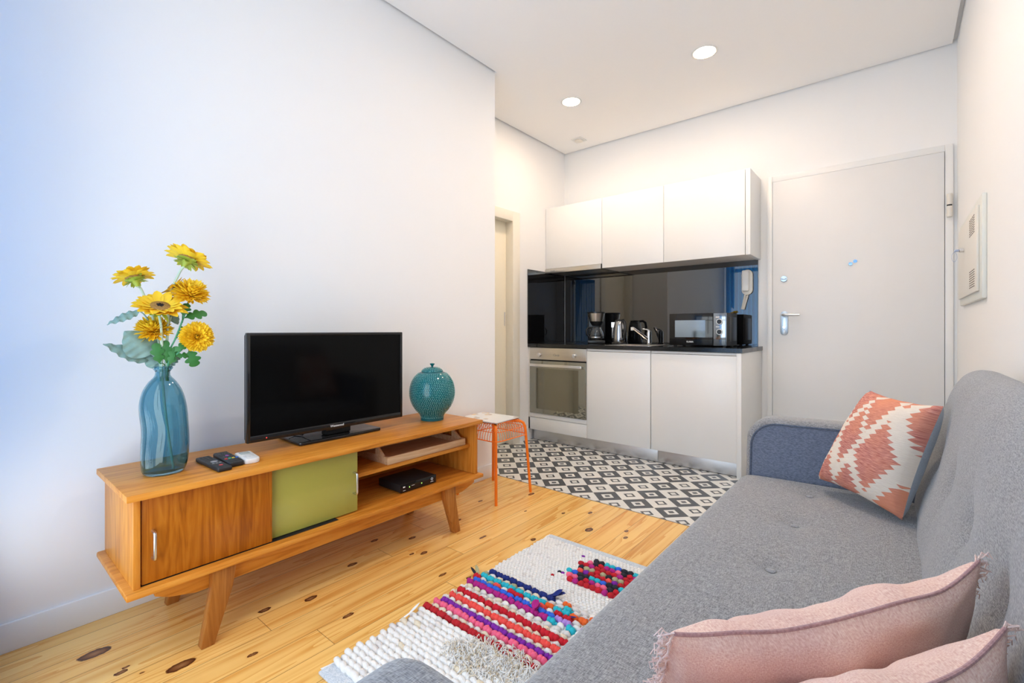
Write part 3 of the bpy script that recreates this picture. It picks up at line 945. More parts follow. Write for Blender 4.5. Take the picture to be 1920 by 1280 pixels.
# ================================================================== SIDEBOARD
t = thing('sideboard', 'long low honey-coloured wooden sideboard with splayed legs and an olive sliding door', 'sideboard', (-1.89, 1.05, 0))
sx0, sx1, sy0, sy1 = -2.105, -1.68, 0.316, 1.788
b = MB(); b.box(sx0, sx1, sy0, sy1, 0.5195, 0.540, 0.003)
b.build('top_board', M['oakY'], t)
b = MB(); b.box(sx0, sx1, sy0, sy1 + 0.006, 0.2375, 0.2565, 0.005)
b.build('bottom_board', M['oakY'], t)
for y0, y1 in ((0.336, 0.3535), (1.7535, 1.771)):
    b = MB(); b.box(sx0 + 0.012, -1.7035, y0, y1, 0.2568, 0.5192, 0.0015)
    b.build('side_panel', M['oakZ'], t)
b = MB(); b.box(sx0 + 0.012, sx0 + 0.018, 0.3537, 1.7533, 0.2568, 0.5192)
b.build('back_panel', M['oakY'], t)
b = MB(); b.box(sx0 + 0.019, -1.755, 1.062, 1.078, 0.2568, 0.5192, 0.001)
b.build('divider', M['oakZ'], t)
b = MB(); b.box(sx0 + 0.019, -1.742, 1.0785, 1.753, 0.3925, 0.4090, 0.0015)
b.build('shelf', M['oakY'], t)
b = MB(); b.box(-1.728, -1.712, 0.3575, 0.7285, 0.2610, 0.5150, 0.001)
d = b.build('door', M['doorwood'], t)
d['label'] = 'brown grained sliding door'
def pull(y, z0, z1, xf, par):
    b = MB()
    b.tube([(xf, y, z1), (xf + 0.020, y, z1), (xf + 0.025, y, z1 - 0.003), (xf + 0.027, y, z1 - 0.009), (xf + 0.027, y, z0 + 0.009), (xf + 0.025, y, z0 + 0.003), (xf + 0.020, y, z0), (xf, y, z0)], 0.0045, 12)
    h = b.build('handle', M['satin'], par)
    h['label'] = 'satin metal bow handle'
pull(0.384, 0.334, 0.414, -1.712, d)
b = MB(); b.box(-1.750, -1.734, 0.700, 1.082, 0.2610, 0.5150, 0.001)
d = b.build('door', M['olive'], t)
d['label'] = 'olive green sliding door'
pull(1.064, 0.338, 0.424, -1.734, d)
b = MB()
b.box(-1.7505, -1.7135, 0.3540, 0.985, 0.2566, 0.2578)
b.box(-1.7505, -1.7105, 0.3540, 1.0700, 0.5170, 0.5194)
b.build('sliding_track', M['darkgap'], t, smooth=False)
b = MB(); b.cyl((-1.780, 1.7532, 0.497), (-1.780, 1.7515, 0.497), 0.005, 14)
b.build('screw_cap', M['greyprint'], t)
# under-frame rails with raked ends, splayed legs
for x0, x1 in ((-1.752, -1.730), (-2.062, -2.040)):
    b = MB(); b.prism([(0.392, 0.2373), (0.394, 0.205), (0.432, 0.188), (0.50, 0.172), (1.62, 0.172), (1.69, 0.178), (1.772, 0.203), (1.777, 0.2373)], x0, x1, 'x', 0.002)
    b.build('rail', M['oakY'], t)
def leg(xa, xb, sgn, yc):
    # sgn -1: foot towards small y; polygon in (y,z)
    top = [(0.0, 0.2374), (0.072, 0.2374), (0.060, 0.165), (0.006, 0.0), (-0.032, 0.0), (0.0, 0.180)]
    poly = [(yc + sgn * -1 * y, z) for y, z in top]
    b = MB(); b.prism(poly, xa, xb, 'x', 0.0025)
    return b.build('leg', M['legwood'], t)
leg(-1.7285, -1.694, -1, 0.536)
leg(-1.7285, -1.694, 1, 1.606)
leg(-2.097, -2.0635, -1, 0.536)
leg(-2.097, -2.0635, 1, 1.606)

# ---- wooden tray on the shelf
ty0, ty1, tx0, tx1, tz = 1.243, 1.728, -2.03, -1.750, 0.4092
t = thing('serving_tray', 'pale wooden serving tray with cut-out handles on the sideboard shelf', 'tray', ((tx0 + tx1) / 2, (ty0 + ty1) / 2, tz))
b = MB(); b.box(tx0 + 0.012, tx1 - 0.012, ty0 + 0.012, ty1 - 0.012, tz + 0.001, tz + 0.008)
b.build('tray_floor', M['traywood'], t)
for x0, x1 in ((tx1 - 0.012, tx1), (tx0, tx0 + 0.012)):
    b = MB(); b.box(x0, x1, ty0, ty1, tz, tz + 0.034, 0.002)
    b.build('long_side', M['traywood'], t)
for y0, y1 in ((ty0, ty0 + 0.012), (ty1 - 0.012, ty1)):
    mx = (tx0 + tx1) / 2
    out = [(tx0 + 0.0125, tz), (tx1 - 0.0125, tz), (tx1 - 0.0125, tz + 0.034), (mx + 0.085, tz + 0.052), (mx + 0.060, tz + 0.068), (mx - 0.060, tz + 0.068), (mx - 0.085, tz + 0.052), (tx0 + 0.0125, tz + 0.034)]
    b = MB()
    # built from strips round the hand hole
    b.prism([(tx0 + 0.0125, tz), (tx1 - 0.0125, tz), (tx1 - 0.0125, tz + 0.034), (tx0 + 0.0125, tz + 0.034)], y0, y1, 'y', 0.0)
    b.prism([(mx + 0.045, tz + 0.034), (mx + 0.105, tz + 0.034), (mx + 0.085, tz + 0.048), (mx + 0.062, tz + 0.066), (mx + 0.045, tz + 0.066)], y0, y1, 'y')
    b.prism([(mx - 0.045, tz + 0.034), (mx - 0.105, tz + 0.034), (mx - 0.085, tz + 0.048), (mx - 0.062, tz + 0.066), (mx - 0.045, tz + 0.066)][::-1], y0, y1, 'y')
    b.prism([(mx - 0.062, tz + 0.066), (mx - 0.055, tz + 0.076), (mx + 0.055, tz + 0.076), (mx + 0.062, tz + 0.066), (mx + 0.045, tz + 0.066), (mx - 0.045, tz + 0.066)][::-1], y0, y1, 'y')
    b.build('handle_end', M['traywood'], t)

# ---- set-top box
bx0, bx1, by0, by1, bz = -1.935, -1.765, 1.322, 1.536, 0.2567
t = thing('set_top_box', 'flat black set-top box with green lights on the lower shelf', 'set-top box', ((bx0 + bx1) / 2, (by0 + by1) / 2, bz))
b = MB(); b.box(bx0, bx1, by0, by1, bz + 0.003, bz + 0.040, 0.004)
b.build('case', M['blackmatt'], t)
b = MB(); b.box(bx1 - 0.001, bx1 + 0.004, by0, by1, bz + 0.002, bz + 0.041, 0.002)
fp = b.build('front_panel', M['blackgloss'], t)
LED = emit('green_led', (0.45, 1.0, 0.15), 2.5)
for yy in (1.372, 1.444):
    b = MB(); b.box(bx1 + 0.0038, bx1 + 0.0044, yy - 0.002, yy + 0.002, bz + 0.018, bz + 0.023)
    b.build('indicator_light', LED, fp, smooth=False)
b = MB(); b.tube([(bx1 + 0.0042, 1.508 + 0.0055 * math.cos(a), bz + 0.025 + 0.0055 * math.sin(a)) for a in [2 * PI * k / 16 for k in range(16)]], 0.0010, 6, closed=True)
b.build('ring_logo', M['whiteprint'], fp, smooth=False)
for y0, y1, z0_, z1_ in ((1.499, 1.517, 0.011, 0.0135), (1.335, 1.347, 0.024, 0.030), (1.335, 1.349, 0.010, 0.012), (1.384, 1.402, 0.023, 0.0245)):
    b = MB(); b.box(bx1 + 0.0038, bx1 + 0.0044, y0, y1, bz + z0_, bz + z1_)
    b.build('front_mark', M['whiteprint'], fp, smooth=False)
for fx in (bx0 + 0.02, bx1 - 0.02):
    for fy in (by0 + 0.02, by1 - 0.02):
        b = MB(); b.cyl((fx, fy, bz), (fx, fy, bz + 0.0035), 0.007, 10)
        b.build('foot', M['black'], t)

# ---- television
t = thing('television', 'black flat-screen television on a glossy stand on the sideboard', 'television', (-1.97, 1.1, 0.54))
vx = -1.885
vy0, vy1, vz0, vz1 = 0.711, 1.426, 0.583, 1.0025
# bezel ring
def ring(bld, x0, x1, o, i, bev):
    (oy0, oy1, oz0, oz1), (iy0, iy1, iz0, iz1) = o, i
    bld.box(x0, x1, oy0, iy0, oz0, oz1, bev)
    bld.box(x0, x1, iy1, oy1, oz0, oz1, bev)
    bld.box(x0, x1, iy0 - bev, iy1 + bev, iz1, oz1, bev)
    bld.box(x0, x1, iy0 - bev, iy1 + bev, oz0, iz0, bev)
b = MB(); ring(b, vx - 0.022, vx, (vy0, vy1, vz0, vz1), (vy0 + 0.013, vy1 - 0.013, vz0 + 0.026, vz1 - 0.013), 0.0035)
bz_ = b.build('bezel', M['blackgloss'], t)
b = MB(); b.box(vx - 0.020, vx - 0.0055, vy0 + 0.010, vy1 - 0.010, vz0 + 0.022, vz1 - 0.010)
b.build('screen', M['screen'], t, smooth=False)
b = MB(); b.box(vx - 0.045, vx - 0.0225, vy0 + 0.004, vy1 - 0.004, vz0 + 0.004, vz1 - 0.004, 0.008)
b.box(vx - 0.085, vx - 0.045, vy0 + 0.10, vy1 - 0.10, vz0 + 0.03, vz1 - 0.10, 0.018)
b.build('back_cover', M['blackmatt'], t)
b = MB(); b.text('Westwood', 0.0140, Matrix.Translation((vx + 0.0002, 1.077, vz0 + 0.0135)) @ Matrix.Rotation(PI / 2, 4, 'Z') @ Matrix.Rotation(PI / 2, 4, 'X'))
b.build('lettering', M['whiteprint'], bz_, smooth=False)
b = MB(); b.ball((vx + 0.0004, 0.781, vz0 + 0.012), 0.0018, sub=1)
b.build('standby_light', emit('red_led', (1.0, 0.05, 0.04), 6.0), bz_)
b = MB(); b.prism([(-2.088, 0.918), (-2.084, 0.910), (-1.874, 0.902), (-1.866, 0.910), (-1.862, 1.10), (-1.872, 1.288), (-1.882, 1.296), (-2.080, 1.296), (-2.088, 1.288)], 0.5402, 0.5530, 'z', 0.003)
b.build('stand_base', M['blackgloss'], t)
b = MB(); b.box(-1.955, -1.912, 1.040, 1.160, 0.5532, 0.640, 0.006)
b.build('stand_neck', M['blackgloss'], t)
b = MB(); b.tube([(-1.96, 0.985, 0.62), (-1.965, 0.98, 0.585), (-1.985, 0.972, 0.558), (-2.05, 0.965, 0.557), (-2.10, 0.96, 0.575), (-2.115, 0.955, 0.60)], 0.003, 8)
b.build('power_cord', M['black'], t)

# ---- teal jar
jx, jy, jz = -1.895, 1.625, 0.5402
t = thing('ginger_jar', 'round turquoise ceramic jar with raised dots and a small knob lid', 'jar', (jx, jy, jz))
GL = plain('turquoise_glaze', (0.004, 0.115, 0.130), 0.12, var=0.25, scale=14)
DT = plain('pale_turquoise_dot_glaze', (0.16, 0.52, 0.50), 0.14, var=0.15)
prof = [(0.0, 0.0), (0.060, 0.0), (0.0602, 0.010), (0.062, 0.022), (0.072, 0.037), (0.090, 0.058), (0.106, 0.085), (0.1160, 0.115), (0.1190, 0.142), (0.1170, 0.170), (0.1085, 0.200), (0.0935, 0.226), (0.075, 0.244), (0.056, 0.2535), (0.052, 0.252), (0.0, 0.252)]
def smooth_prof(pr, k=3):
    out = []
    n = len(pr)
    for i in range(n - 1):
        p0, p1, p2, p3 = pr[max(i - 1, 0)], pr[i], pr[i + 1], pr[min(i + 2, n - 1)]
        for s in range(k):
            u = s / k
            q = []
            for a in range(2):
                q.append(0.5 * (2 * p1[a] + (p2[a] - p0[a]) * u + (2 * p0[a] - 5 * p1[a] + 4 * p2[a] - p3[a]) * u * u + (3 * p1[a] - p0[a] - 3 * p2[a] + p3[a]) * u ** 3))
            out.append((max(q[0], 0.0), q[1]))
    out.append(pr[-1])
    return out
mid = smooth_prof(prof[2:-2], 4)
def dots(bld, rz, c, z0, z1, pitch, rad):
    # rows of small domes that follow the profile
    z, row = z0, 0
    tab = rz
    def rat(z):
        for (r0, a0), (r1, a1) in zip(tab, tab[1:]):
            if a0 <= z <= a1 or a1 <= z <= a0:
                u = (z - a0) / (a1 - a0 + 1e-9)
                return r0 + (r1 - r0) * u, Vector((a1 - a0, -(r1 - r0))).normalized()
        return tab[-1][0], Vector((1, 0))
    while z < z1:
        r, nrm = rat(z)
        nn = max(6, int(2 * PI * r / pitch))
        for k in range(nn):
            a = 2 * PI * (k + 0.5 * (row % 2) + random.uniform(-.12, .12)) / nn
            nv = Vector((math.cos(a) * nrm.x, math.sin(a) * nrm.x, nrm.y))
            p = Vector((r * math.cos(a), r * math.sin(a), z + random.uniform(-.0008, .0008))) + Vector(c)
            q = nv.to_track_quat('Z', 'Y').to_matrix()
            vs = [p + q @ Vector((rad * math.cos(b_), rad * math.sin(b_), 0.0)) for b_ in [2 * PI * i / 7 for i in range(7)]]
            vs += [p + q @ Vector((rad * .62 * math.cos(b_), rad * .62 * math.sin(b_), rad * 0.42)) for b_ in [2 * PI * i / 7 for i in range(7)]]
            vs.append(p + nv * rad * 0.55)
            fs = [(i, (i + 1) % 7, 7 + (i + 1) % 7, 7 + i) for i in range(7)] + [(7 + i, 7 + (i + 1) % 7, 14) for i in range(7)]
            bld.add(vs, fs, 1)
        z += pitch * 0.88 * max(0.35, abs(nrm.x))
        row += 1
b = MB(); b.lathe(prof[:2] + mid + prof[-2:], (jx, jy, jz), 72)
dots(b, mid, (jx, jy, jz), 0.016, 0.2465, 0.0100, 0.0024)
b.build('jar_body', [GL, DT], t, angle=60)
lp = smooth_prof([(0.057, 0.2545), (0.053, 0.262), (0.040, 0.271), (0.022, 0.2765), (0.008, 0.278)], 4)
b = MB(); b.lathe([(0.0, 0.2532), (0.057, 0.2532)] + lp + [(0.0, 0.278)], (jx, jy, jz), 48)
dots(b, lp, (jx, jy, jz), 0.2585, 0.2755, 0.0094, 0.0023)
lid = b.build('lid', [GL, DT], t, angle=60)
b = MB(); b.lathe(smooth_prof([(0.006, 0.277), (0.006, 0.283), (0.012, 0.291), (0.0125, 0.2945), (0.007, 0.297), (0.0, 0.2975)], 3), (jx, jy, jz), 24)
b.build('knob', GL, lid)

# ---- remotes
def remote(name, label, c, ang, L, w, h, mats, fn, group='remote controls on the sideboard'):
    t = thing(name, label, 'remote control', c, group)
    t.rotation_euler = (0, 0, ang)
    fn(t, L, w, h, mats)
    return t
RED_, GRN_, YEL_, BLU_, PUR_ = [plain(n, c, 0.4) for n, c in (('red_key', (0.7, 0.03, 0.03)), ('green_key', (0.03, 0.45, 0.22)), ('yellow_key', (0.75, 0.55, 0.03)), ('blue_key', (0.03, 0.16, 0.6)), ('violet_key', (0.35, 0.08, 0.4)))]
KEY = plain('grey_rubber_key', (0.05, 0.052, 0.055), 0.5)
def remote_a(t, L, w, h, mats):
    b = MB(); b.box(-L / 2, L / 2, -w / 2, w / 2, 0.0, h, 0.005, seg=3)
    b.build('casing', M['blackmatt'], t, local=True)
    for i in range(5):
        for j in range(3):
            b = MB(); b.box(-L / 2 + 0.012 + i * 0.013, -L / 2 + 0.020 + i * 0.013, -0.015 + j * 0.0115, -0.0075 + j * 0.0115, h - 0.001, h + 0.0012, 0.0006)
            b.build('number_key', KEY, t, local=True)
    b = MB(); b.lathe([(0.011, h + 0.0003), (0.011, h + 0.0014), (0.0, h + 0.002)], (0.005, 0, 0), 24)
    b.build('navigation_pad', M['satin'], t, local=True)
    for j in range(3):
        b = MB(); b.box(0.026, 0.034, -0.014 + j * 0.0105, -0.007 + j * 0.0105, h - 0.001, h + 0.0012, 0.0006)
        b.build('media_key', M['greyprint'], t, local=True)
    b = MB(); b.cyl((0.066, 0.0, h - 0.001), (0.066, 0.0, h + 0.001), 0.006, 16)
    b.build('power_key', RED_, t, local=True)
def remote_b(t, L, w, h, mats):
    b = MB(); b.box(-L / 2, L / 2, -w / 2, w / 2, 0.0, h, 0.006, seg=3)
    b.build('casing', M['blackmatt'], t, local=True)
    for i in range(9):
        for j in range(3):
            if i in (4, 7): continue
            b = MB(); b.box(-L / 2 + 0.012 + i * 0.0155, -L / 2 + 0.021 + i * 0.0155, -0.018 + j * 0.0135, -0.009 + j * 0.0135, h - 0.001, h + 0.0016, 0.0008)
            b.build('key', KEY, t, local=True)
    b = MB(); b.cyl((-L / 2 + 0.078, 0, h - 0.001), (-L / 2 + 0.078, 0, h + 0.0016), 0.006, 14)
    b.build('violet_key', PUR_, t, local=True)
    for k, m in enumerate((RED_, GRN_, YEL_, BLU_)):
        b = MB(); b.box(-L / 2 + 0.120, -L / 2 + 0.129, -0.021 + k * 0.0112, -0.0125 + k * 0.0112, h - 0.001, h + 0.0018, 0.0008)
        b.build('colour_key', m, t, local=True)
def remote_c(t, L, w, h, mats):
    b = MB()
    pl = [(-L / 2, -w / 2 + 0.006), (-L / 2, w / 2 - 0.006), (-L / 2 + 0.006, w / 2)] + [(L / 2 - 0.018 + 0.018 * math.sin(a), w / 2 - 0.018 + 0.018 * math.cos(a)) for a in [PI / 2 * k / 6 for k in range(7)]] + \
         [(L / 2 - 0.018 + 0.018 * math.cos(a), -w / 2 + 0.018 - 0.018 * math.sin(a)) for a in [PI / 2 * k / 6 for k in range(7)]] + [(-L / 2 + 0.006, -w / 2)]
    b.prism(pl[::-1], 0, h, 'z', 0.004)
    b.build('casing', M['white'], t, local=True)
    b = MB(); b.box(-L / 2 + 0.012, -L / 2 + 0.050, -0.016, 0.016, h - 0.001, h + 0.0006, 0.0004)
    b.build('display', plain('grey_lcd', (0.45, 0.50, 0.48), 0.2), t, local=True)
    PK = plain('pale_grey_key', (0.6, 0.6, 0.6), 0.5)
    for i, j in ((0, -1), (0, 1), (1, -1), (1, 0), (1, 1)):
        b = MB(); b.box(0.012 + i * 0.014, 0.020 + i * 0.014, j * 0.013 - 0.004, j * 0.013 + 0.004, h - 0.001, h + 0.001, 0.0006)
        b.build('key', PK, t, local=True)
remote('remote_control', 'slim black remote with a silver pad, closest to the blue vase', (-1.834, 0.583, 0.5402), math.radians(1.5), 0.205, 0.045, 0.015, None, remote_a)
remote('remote_control', 'thick black remote with coloured keys, in the middle of three', (-1.849, 0.634, 0.5402), math.radians(-2), 0.178, 0.047, 0.020, None, remote_b)
remote('remote_control', 'white air-conditioner remote beside the two black remotes', (-1.822, 0.688, 0.5402), math.radians(-6), 0.130, 0.054, 0.018, None, remote_c)

# ---- vase
vx_, vy_, vz_ = -1.882, 0.452, 0.5403
vase_o = thing('glass_vase', 'tall blue-teal glass bottle vase with a dented side holding yellow flowers', 'vase', (vx_, vy_, vz_))
vo = smooth_prof([(0.050, 0.0), (0.0575, 0.006), (0.0625, 0.022), (0.0660, 0.060), (0.0670, 0.105), (0.0668, 0.150), (0.0665, 0.195), (0.0630, 0.235), (0.0535, 0.272), (0.0385, 0.300), (0.0240, 0.318), (0.0205, 0.328), (0.0210, 0.336), (0.0262, 0.343), (0.0275, 0.348), (0.0255, 0.352)], 4)
vi = [(max(r - 0.004, 0.001), z) for r, z in vo if z > 0.008]
vdir = Vector((-0.0, 0, 0))
def dent(p):
    # hand-blown wobble: waist pushed in on the side away from the television
    a = Vector((0.55, -0.83, 0))
    s = max(0.0, (p.x * a.x + p.y * a.y) / 0.067)
    k = 0.009 * s * math.exp(-((p.z - 0.145) / 0.055) ** 2)
    q = p - a * k
    q.y += 0.004 * math.sin(p.z * 16)
    q.x += 0.002 * math.sin(p.z * 21 + 1)
    return q
b = MB()
b.lathe([(0.0, 0.0)] + vo + [(0.0235, 0.353)] + vi[::-1] + [(0.0, vi[0][1])], (vx_, vy_, vz_), 64, fn=dent)
b.build('vase_body', M['vase'], vase_o, angle=80)

# ================================================================== FLOWERS (artificial stems standing in the vase)
PET1 = plain('sunflower_petal_yellow', (0.95, 0.61, 0.024), 0.6, var=0.14, scale=40)
PET2 = plain('golden_mum_petal', (0.97, 0.62, 0.022), 0.6, var=0.16, scale=45)
SEP = plain('lime_sepal', (0.38, 0.46, 0.05), 0.6, var=0.25, scale=30)
STEMP = plain('pale_green_stem', (0.50, 0.62, 0.48), 0.6, var=0.12)
STEMG = plain('green_stem', (0.08, 0.33, 0.17), 0.6, var=0.2)
LEAFG = plain('deep_green_leaf', (0.03, 0.17, 0.03), 0.5, var=0.35, scale=30)
LEAFP = plain('felty_sage_leaf', (0.23, 0.34, 0.29), 0.8, var=0.32, scale=35)
SEED = plain('seed_brown', (0.36, 0.20, 0.055), 0.8, var=0.4, scale=200)
SEEDD = plain('dark_seed', (0.012, 0.008, 0.01), 0.8)

def frame(n, up=Vector((0, 0, 1))):
    n = Vector(n).normalized()
    u = up.cross(n)
    u = u.normalized() if u.length > 1e-4 else Vector((1, 0, 0))
    v = n.cross(u)
    return u, v, n
def petal(bld, c, d, n, L, w, curl=0.0, mi=0, lift=0.0, seg=8, cup=0.0, tip=False):
    """leaf-shaped strip from c along d, normal n; curl bends the tip along n."""
    d, n = Vector(d).normalized(), Vector(n).normalized()
    s = d.cross(n).normalized()
    n = s.cross(d)
    vs, fs = [], []
    for i in range(seg + 1):
        u = i / seg
        if tip:                       # rounded strap-shaped petal
            ww = w * (0.45 + 0.55 * min(1, u * 1.6)) * (math.sqrt(max(0.0, 1 - ((u - 0.78) / 0.22) ** 2)) if u > 0.78 else 1)
        else:
            ww = w * (math.sin(PI * min(1, u * 0.86 + 0.10)) ** 0.75) * (1 if u < 1 else 0.10)
        p = Vector(c) + d * (L * u) + n * (lift * u + curl * u * u)
        for k in (-1, -0.5, 0, 0.5, 1):
            vs.append(p + s * (ww * 0.5 * k) + n * (cup * ww * k * k - 0.02 * ww * (1 if abs(k) == 0.5 else 0)))
    for i in range(seg):
        for k in range(4):
            a = i * 5 + k
            fs.append((a, a + 1, a + 6, a + 5))
    bld.add(vs, fs, mi)
def stem(bld, pts, r0, r1, mi=0):
    P = [Vector(p) for p in pts]
    # Catmull through the points
    out = []
    for i in range(len(P) - 1):
        p0, p1, p2, p3 = P[max(i - 1, 0)], P[i], P[i + 1], P[min(i + 2, len(P) - 1)]
        for s in range(6):
            u = s / 6
            out.append(0.5 * ((2 * p1) + (p2 - p0) * u + (2 * p0 - 5 * p1 + 4 * p2 - p3) * u * u + (3 * p1 - p0 - 3 * p2 + p3) * u ** 3))
    out.append(P[-1])
    bld.tube(out, [r0 + (r1 - r0) * i / (len(out) - 1) for i in range(len(out))], 8, mi=mi)
def lobed_leaf(bld, c, d, n, L, w, mi=0):
    d, n = Vector(d).normalized(), Vector(n).normalized()
    s = d.cross(n).normalized()
    n = s.cross(d)
    key = [(0.0, 0.03), (0.12, 0.12), (0.22, 0.34), (0.31, 0.42), (0.38, 0.34), (0.42, 0.24), (0.50, 0.44), (0.60, 0.54), (0.68, 0.46), (0.72, 0.30), (0.82, 0.36), (0.91, 0.32), (0.97, 0.20), (1.0, 0.02)]
    out = [(a, max(b_, 0.0)) for b_, a in smooth_prof([(h, u) for u, h in key], 3)]
    vs, fs = [], []
    for u, h in out:
        for k in (-1, -0.5, 0, 0.5, 1):
            vs.append(Vector(c) + d * (L * u) + s * (w * h * k) + n * (0.10 * L * math.sin(u * 3) - 0.10 * w * abs(k) * h))
    for i in range(len(out) - 1):
        for k in range(4):
            a = i * 5 + k
            fs.append((a, a + 1, a + 6, a + 5))
    bld.add(vs, fs, mi)
def broad_leaf(bld, c, d, n, L, w, mi=0, curl=-0.02):
    d, n = Vector(d).normalized(), Vector(n).normalized()
    s = d.cross(n).normalized()
    n = s.cross(d)
    vs, fs = [], []
    N, K = 22, 9
    for i in range(N + 1):
        u = i / N
        ww = w * (math.sin(PI * (u ** 0.72)) ** 0.8 if 0 < u < 1 else 0.02)
        for k in range(K):
            e = 2 * k / (K - 1) - 1
            vs.append(Vector(c) + d * (L * u) + s * (ww * 0.5 * e) + n * (curl * u * u - 0.12 * ww * abs(e) + 0.004 * math.sin(u * 30) * abs(e)))
    for i in range(N):
        for k in range(K - 1):
            a = i * K + k
            fs.append((a, a + 1, a + K + 1, a + K))
    bld.add(vs, fs, mi)

MOUTH = Vector((vx_, vy_, vz_ + 0.352))
def sunflower(label, c, n, R, path, leaves=(), disc=True, rings=2, sep=True):
    root = thing('artificial_sunflower', label, 'flower', path[0], 'yellow flowers in the blue vase')
    c = Vector(c)
    u, v, n = frame(n)
    b = MB()
    for r in range(rings):
        cnt = 17 if r == 0 else 14
        for k in range(cnt):
            a = 2 * PI * (k + 0.5 * r + random.uniform(-.15, .15)) / cnt
            d = u * math.cos(a) + v * math.sin(a)
            L = R * random.uniform(0.78, 1.0) * (0.80 if r == 0 else 0.70)
            petal(b, c + d * R * 0.22 + n * (0.003 * r), d + n * (0.26 + 0.30 * r), n, L, R * 0.38, curl=-0.004 - random.uniform(0, .012) * random.choice((1, 1, -0.6)), cup=0.12)
    b.build('petals', PET1, root, angle=180)
    b = MB()
    if disc:
        b.lathe([(R * 0.37, -0.004), (R * 0.37, 0.004), (R * 0.33, 0.010), (R * 0.20, 0.012), (0, 0.009)], n=28, mat=Matrix(((u.x, v.x, n.x, c.x), (u.y, v.y, n.y, c.y), (u.z, v.z, n.z, c.z), (0, 0, 0, 1))))
        for k in range(190):
            rr = R * 0.365 * math.sqrt((k + 0.5) / 190)
            a = k * 2.39996
            inner = rr < R * 0.13
            b.ball(c + (u * math.cos(a) + v * math.sin(a)) * rr + n * (0.0115 - 0.010 * (rr / (R * .37)) ** 4), 0.0027 if not inner else 0.0022, sub=1, mi=1 if inner else 0)
        b.build('seed_disc', [SEED, SEEDD], root, angle=60)
    if sep:
        b = MB()
        for k in range(18):
            a = 2 * PI * k / 18 + random.uniform(-.1, .1)
            d = u * math.cos(a) + v * math.sin(a)
            petal(b, c - n * 0.006, d - n * random.uniform(-0.05, 0.5), -n, R * random.uniform(.42, .62), R * 0.17, curl=random.uniform(-.012, .012))
        b.lathe([(0.004, -0.030), (0.010, -0.014), (R * 0.24, -0.008), (R * 0.42, -0.0045), (0, -0.003)], n=18, mat=Matrix(((u.x, v.x, n.x, c.x), (u.y, v.y, n.y, c.y), (u.z, v.z, n.z, c.z), (0, 0, 0, 1))), mi=0)
        b.build('sepals', SEP, root, angle=60)
    b = MB()
    stem(b, list(path) + [c - n * 0.028, c - n * 0.008], 0.0036, 0.0040)
    b.build('stem', STEMP, root)
    for lf in leaves:
        b = MB()
        broad_leaf(b, *lf[1:])
        stem(b, [lf[0], (Vector(lf[0]) + Vector(lf[1])) / 2 + Vector((0, 0, .004)), lf[1]], 0.0022, 0.0018)
        b.build('leaf', LEAFP, root, angle=180)
    return root
def mum(label, c, n, R, path, leaves=()):
    root = thing('artificial_chrysanthemum', label, 'flower', path[0], 'yellow flowers in the blue vase')
    c = Vector(c)
    u, v, n = frame(n)
    b = MB()
    NP = 210
    for k in range(NP):
        th = math.acos(1 - 1.25 * (k + 0.5) / NP)
        a = k * 2.39996
        d = (u * math.cos(a) + v * math.sin(a)) * math.sin(th) + n * math.cos(th)
        if th < 0.22:
            continue
        L = R * (0.72 if th < 0.6 else 1.0) * random.uniform(.86, 1.06)
        petal(b, c + d * R * 0.12, d, n + d * 0.2, L * 0.9, R * 0.165, curl=random.uniform(-.004, .012), seg=7, cup=0.25, tip=True)
    b.build('petals', PET2, root, angle=180)
    b = MB(); b.ball(c + n * R * 0.25, R * 0.16, sub=2)
    b.build('flower_centre', plain('dark_amber_centre', (0.10, 0.045, 0.012), 0.8), root)
    b = MB(); stem(b, list(path) + [c - n * R * 0.5, c], 0.0026, 0.0030)
    b.build('stem', STEMG, root)
    for lf in leaves:
        b = MB()
        lobed_leaf(b, *lf[1:])
        stem(b, [lf[0], (Vector(lf[0]) + Vector(lf[1])) / 2 + Vector((0, 0, .006)), lf[1]], 0.0015, 0.0012)
        b.build('leaf', LEAFG, root, angle=180)
    return root

# points measured on the plane of the vase axis
def PT(px, py, x=-1.88):
    s, c_ = math.sin(0.6919), math.cos(0.6919)
    a, h = (px - 960) / 871.2, (618.1 - py) / 871.2
    d = Vector((-s + c_ * a, c_ + s * a, h))
    k = x / d.x
    return d * k + Vector((0, 0, 1.0138))
mo = lambda dx, dy, dz=0.0: MOUTH + Vector((dx, dy, dz))
CAMP = Vector((0, 0, 1.0138))
def toward(p, up, side=0.0, fwd=1.0):
    d = (CAMP - Vector(p)).normalized()
    r = Vector((-d.y, d.x, 0)).normalized()          # points right as seen in the picture
    return d * fwd + r * side + Vector((0, 0, up))
c1 = PT(300, 577, -1.85)
sunflower('big yellow sunflower with a brown seed disc facing the room', c1, toward(c1, 1.25, 0.10, 0.80), 0.080,
          [Vector((vx_ + 0.028, vy_ + 0.020, vz_ + 0.012)), Vector((vx_ + 0.012, vy_ + 0.004, vz_ + 0.18)), mo(0.006, -0.006, -0.02), mo(0.008, -0.006, 0.05), PT(302, 612, -1.855)],
          leaves=[(mo(0.004, -0.008, 0.01), PT(284, 664), (PT(248, 630) - PT(284, 664)), toward(PT(260, 640), 0.35), 0.100, 0.095, 0),
                  (mo(-0.012, -0.006, 0.005), PT(279, 676, -1.90), (PT(205, 622, -1.90) - PT(262, 650, -1.90)), toward(PT(240, 640), 0.9), 0.125, 0.052, 0)])
c2 = PT(352, 487, -1.88)
